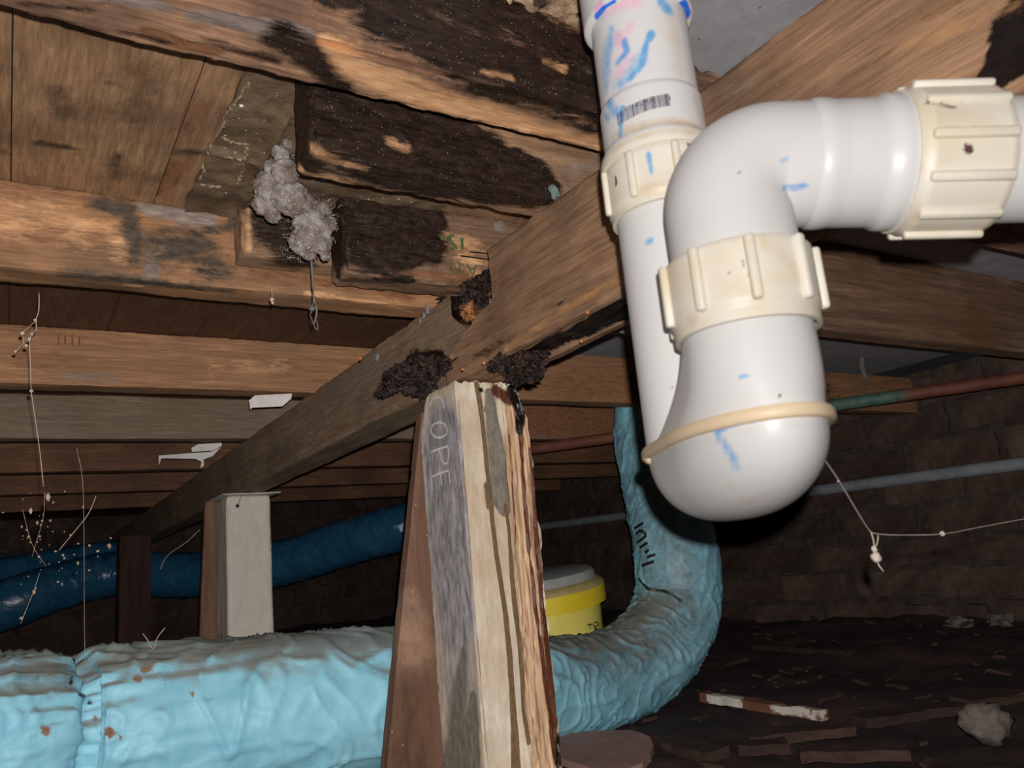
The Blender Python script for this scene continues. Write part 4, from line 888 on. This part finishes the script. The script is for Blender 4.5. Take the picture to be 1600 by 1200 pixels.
# ---------------------------------------------------------------- stamped marks on the joists
lj = [o for o in bpy.data.objects if o.name == 'lapped_joist'][0]
st = [[(686, 366), (691, 373), (698, 375), (703, 369), (709, 368)], [(703, 369), (702, 378), (710, 384), (713, 390)], [(703, 391), (709, 388)], [(721, 372), (722, 391)]]
V, Fc = ribbon(BVH[lj.name], st, 5.0, 0.0012); v2, f2 = ribbon(BVH[lj.name], [[(704, 427), (705, 409), (717, 427), (718, 411)], [(729, 412), (738, 431), (744, 414)], [(733, 421), (742, 421)]], 2.8, 0.0012)
mk('stamp', *joinm([(V, Fc), (v2, f2)]), M_green, lj)
V, Fc = ribbon(BVH[lj.name], [[(732, 394), (765, 397)], [(719, 400), (765, 406)]], 2.4, 0.001); mk('saw_cut', V, Fc, M_black, lj)
V, Fc = ribbon(BVH[lj.name], [[(1288, 373), (1282, 373), (1281, 379)], arc(1283, 384, 4, 5, -110, 110)], 2.0, 0.001, 2)
if len(V): mk('stamp', V, Fc, M_yink, lj)
fj = [o for o in bpy.data.objects if o.name == 'floor_joist.002'][0]
V, Fc = ribbon(BVH[fj.name], [[(92, 522), (91, 540)], [(101, 524), (102, 539)], [(113, 522), (113, 541)], [(124, 527), (124, 541)]], 2.0, 0.001); mk('stamp', V, Fc, M_red, fj)

# ---------------------------------------------------------------- webs
def thread(pts, r, d=None, beads=(), sag=0):
    parts = []
    P = spline([list(atd(*p)) for p in pts], 0.004) if len(pts) > 2 else np.array([atd(*p) for p in pts])
    parts.append(tube(P, r, 5))
    for (x, y, dd, rr) in beads: parts.append(blob(atd(x, y, dd), rr*dd/F, int(x), 2, .25))
    return joinm(parts)
def web(parts, label, mat=M_web, name='cobweb'):
    V, Fc = joinm(parts); return mk(name, V, Fc, mat, smooth=180, label=label, cat='cobweb')
web([thread([(1280, 706, .37), (1310, 750, .40), (1340, 800, .43), (1358, 828, .45), (1370, 834, .455), (1410, 836, .48), (1475, 834, .52), (1540, 822, .58), (1700, 792, .7)], .00035, beads=[(1472, 834, .52, 4), (1310, 752, .40, 1.6)]),
     thread([(1361, 831, .45), (1365, 845, .45), (1366, 855, .45)], .00035, beads=[(1366, 858, .45, 5), (1369, 871, .45, 8)]), thread([(1369, 871, .45), (1373, 883, .45), (1381, 893, .45)], .0004), thread([(1372, 836, .452), (1371, 848, .452), (1367, 856, .451)], .0003)],
    'beaded cobweb thread strung from the trap cup to the right')
web([thread([(487, 398, .835), (488, 430, .835), (490, 470, .835), (486, 490, .835)], .0009), thread([(484, 400, .835), (487, 425, .835), (488, 452, .835)], .0006), thread([(489, 460, .835), (495, 485, .835), (491, 506, .835)], .0012, beads=[(488, 482, .835, 5)]), thread([(484, 490, .835), (492, 512, .835), (497, 515, .835), (495, 500, .835)], .0006)],
    'grey web strand dangling below the web nest', M_strand)
web([thread([(61, 458, .86), (61, 475, .86), (60, 488, .86), (56, 500, .86), (57, 515, .86), (50, 520, .86), (46, 535, .86)], .0005, beads=[(55, 500, .86, 2.4), (35, 521, .86, 3.2), (50, 522, .86, 2.5), (46, 530, .86, 3), (41, 540, .86, 3), (24, 549, .86, 2.5)]),
     thread([(55, 502, .86), (42, 514, .86), (34, 522, .86), (37, 535, .86), (24, 550, .86)], .0003), thread([(46, 535, .86), (48, 580, .86), (49, 612, .86), (56, 660, .86), (63, 712, .86), (68, 760, .86)], .0004, beads=[(49, 611, .86, 2.8)])],
    'thin hanging cobweb with pale husks at the left in front of the brown joist')
sp = []
for i in range(60):
    x = random.gauss(75, 45); y = random.gauss(850, 55)
    if x < 2 or y < 755: continue
    sp.append(blob(atd(x, y, .75), random.uniform(.7, 2.4)*.75/F, i, 1, .4))
for x, y, r in ((75, 777, 5), (48, 798, 3.6), (171, 853, 3.4), (122, 880, 2.4), (53, 925, 3.2), (34, 966, 2.6), (130, 792, 2)): sp.append(blob(atd(x, y, .75), r*.75/F, int(x), 2, .35, 1.6, (.7, .7, 1.2)))
sp += [thread([(150, 775, .75), (138, 803, .75), (115, 832, .75), (92, 860, .75)], .0004), thread([(62, 895, .75), (52, 925, .75), (40, 955, .75), (32, 975, .75)], .0003), thread([(35, 795, .75), (50, 850, .75), (72, 885, .75)], .0002), thread([(120, 700, .75), (130, 770, .75), (132, 990, .75), (134, 1020, .75)], .0002), thread([(70, 770, .75), (67, 810, .75), (50, 870, .75)], .0002)]
web(sp, 'cluster of husks and dust caught in a web at the left edge', M_web2)
web([thread([(424, 452, .845), (425, 460, .845), (425, 466, .845)], .0004, beads=[(425, 468, .845, 3.5), (426, 473, .845, 2.6)])], 'small pale husk hanging below the orange brown joist left of the grey strand')
c_ = onX(668, 484, 0.472); V, Fc = joinm([blob(c_+np.array([-.001, .012*i, -.004*i]), .006-.001*i, 70+i, 3, .3, 2.4, (.4, 1, 1)) for i in range(3)]); mk('web_tuft', V, Fc, M_nest, smooth=180, label='small white web tuft on the top edge of the far bearer', cat='cobweb')
web([thread([(312, 828, 1.9), (290, 848, 1.9), (262, 868, 1.9), (250, 890, 1.9)], .0006)], 'fine web thread slanting down from the second stump')
web([thread([(223, 990, 1.03), (230, 999, 1.03), (239, 1014, 1.03), (246, 996, 1.03), (258, 981, 1.03)], .0005)], 'tiny curled web thread just above the blue duct at the left')
# the nest: a lumpy sac in a tangle of fibres
N = thing('web_nest', atd(450, 330, .83), 'white woolly web nest beside the black joist ends', 'cobweb')
V, Fc = joinm([blob(atd(x, y, d), r*d/F, 50+i, 4, .15, 2.2, (1, .55, 1)) for i, (x, y, d, r) in enumerate([(428, 295, .83, 29), (418, 318, .83, 23), (446, 268, .82, 22), (452, 306, .83, 30), (426, 336, .83, 13), (480, 330, .84, 27), (488, 355, .83, 31), (470, 378, .83, 20), (498, 376, .83, 22), (438, 240, .82, 14), (500, 330, .84, 18), (426, 262, .83, 14), (450, 225, .82, 8), (482, 394, .83, 13), (508, 400, .83, 8), (514, 350, .84, 13)])])
mk('sac', V, Fc, M_nest, N, smooth=180)
hs = []
for i in range(300):
    cx, cy, cr = random.choice(((430, 295, 30), (485, 355, 34), (450, 320, 34), (470, 380, 26), (440, 255, 22), (500, 345, 30)))
    a = random.uniform(0, 6.3); r = cr*random.uniform(.5, 1.2); x, y = cx+math.cos(a)*r, cy+math.sin(a)*r; d = .82+random.uniform(-.015, .02)
    b = random.uniform(0, 6.3); L = random.uniform(4, 12); k = random.uniform(-4, 4)
    p = [atd(x, y, d), atd(x+L*.5*math.cos(b)-k*math.sin(b), y+L*.5*math.sin(b)+k*math.cos(b), d-.004), atd(x+L*math.cos(b), y+L*math.sin(b), d+random.uniform(-.006, .006))]
    hs.append(tube(np.array(p), random.uniform(.00012, .00028), 3, False))
V, Fc = joinm(hs); mk('fibres', V, Fc, M_web, N, kind='stuff')
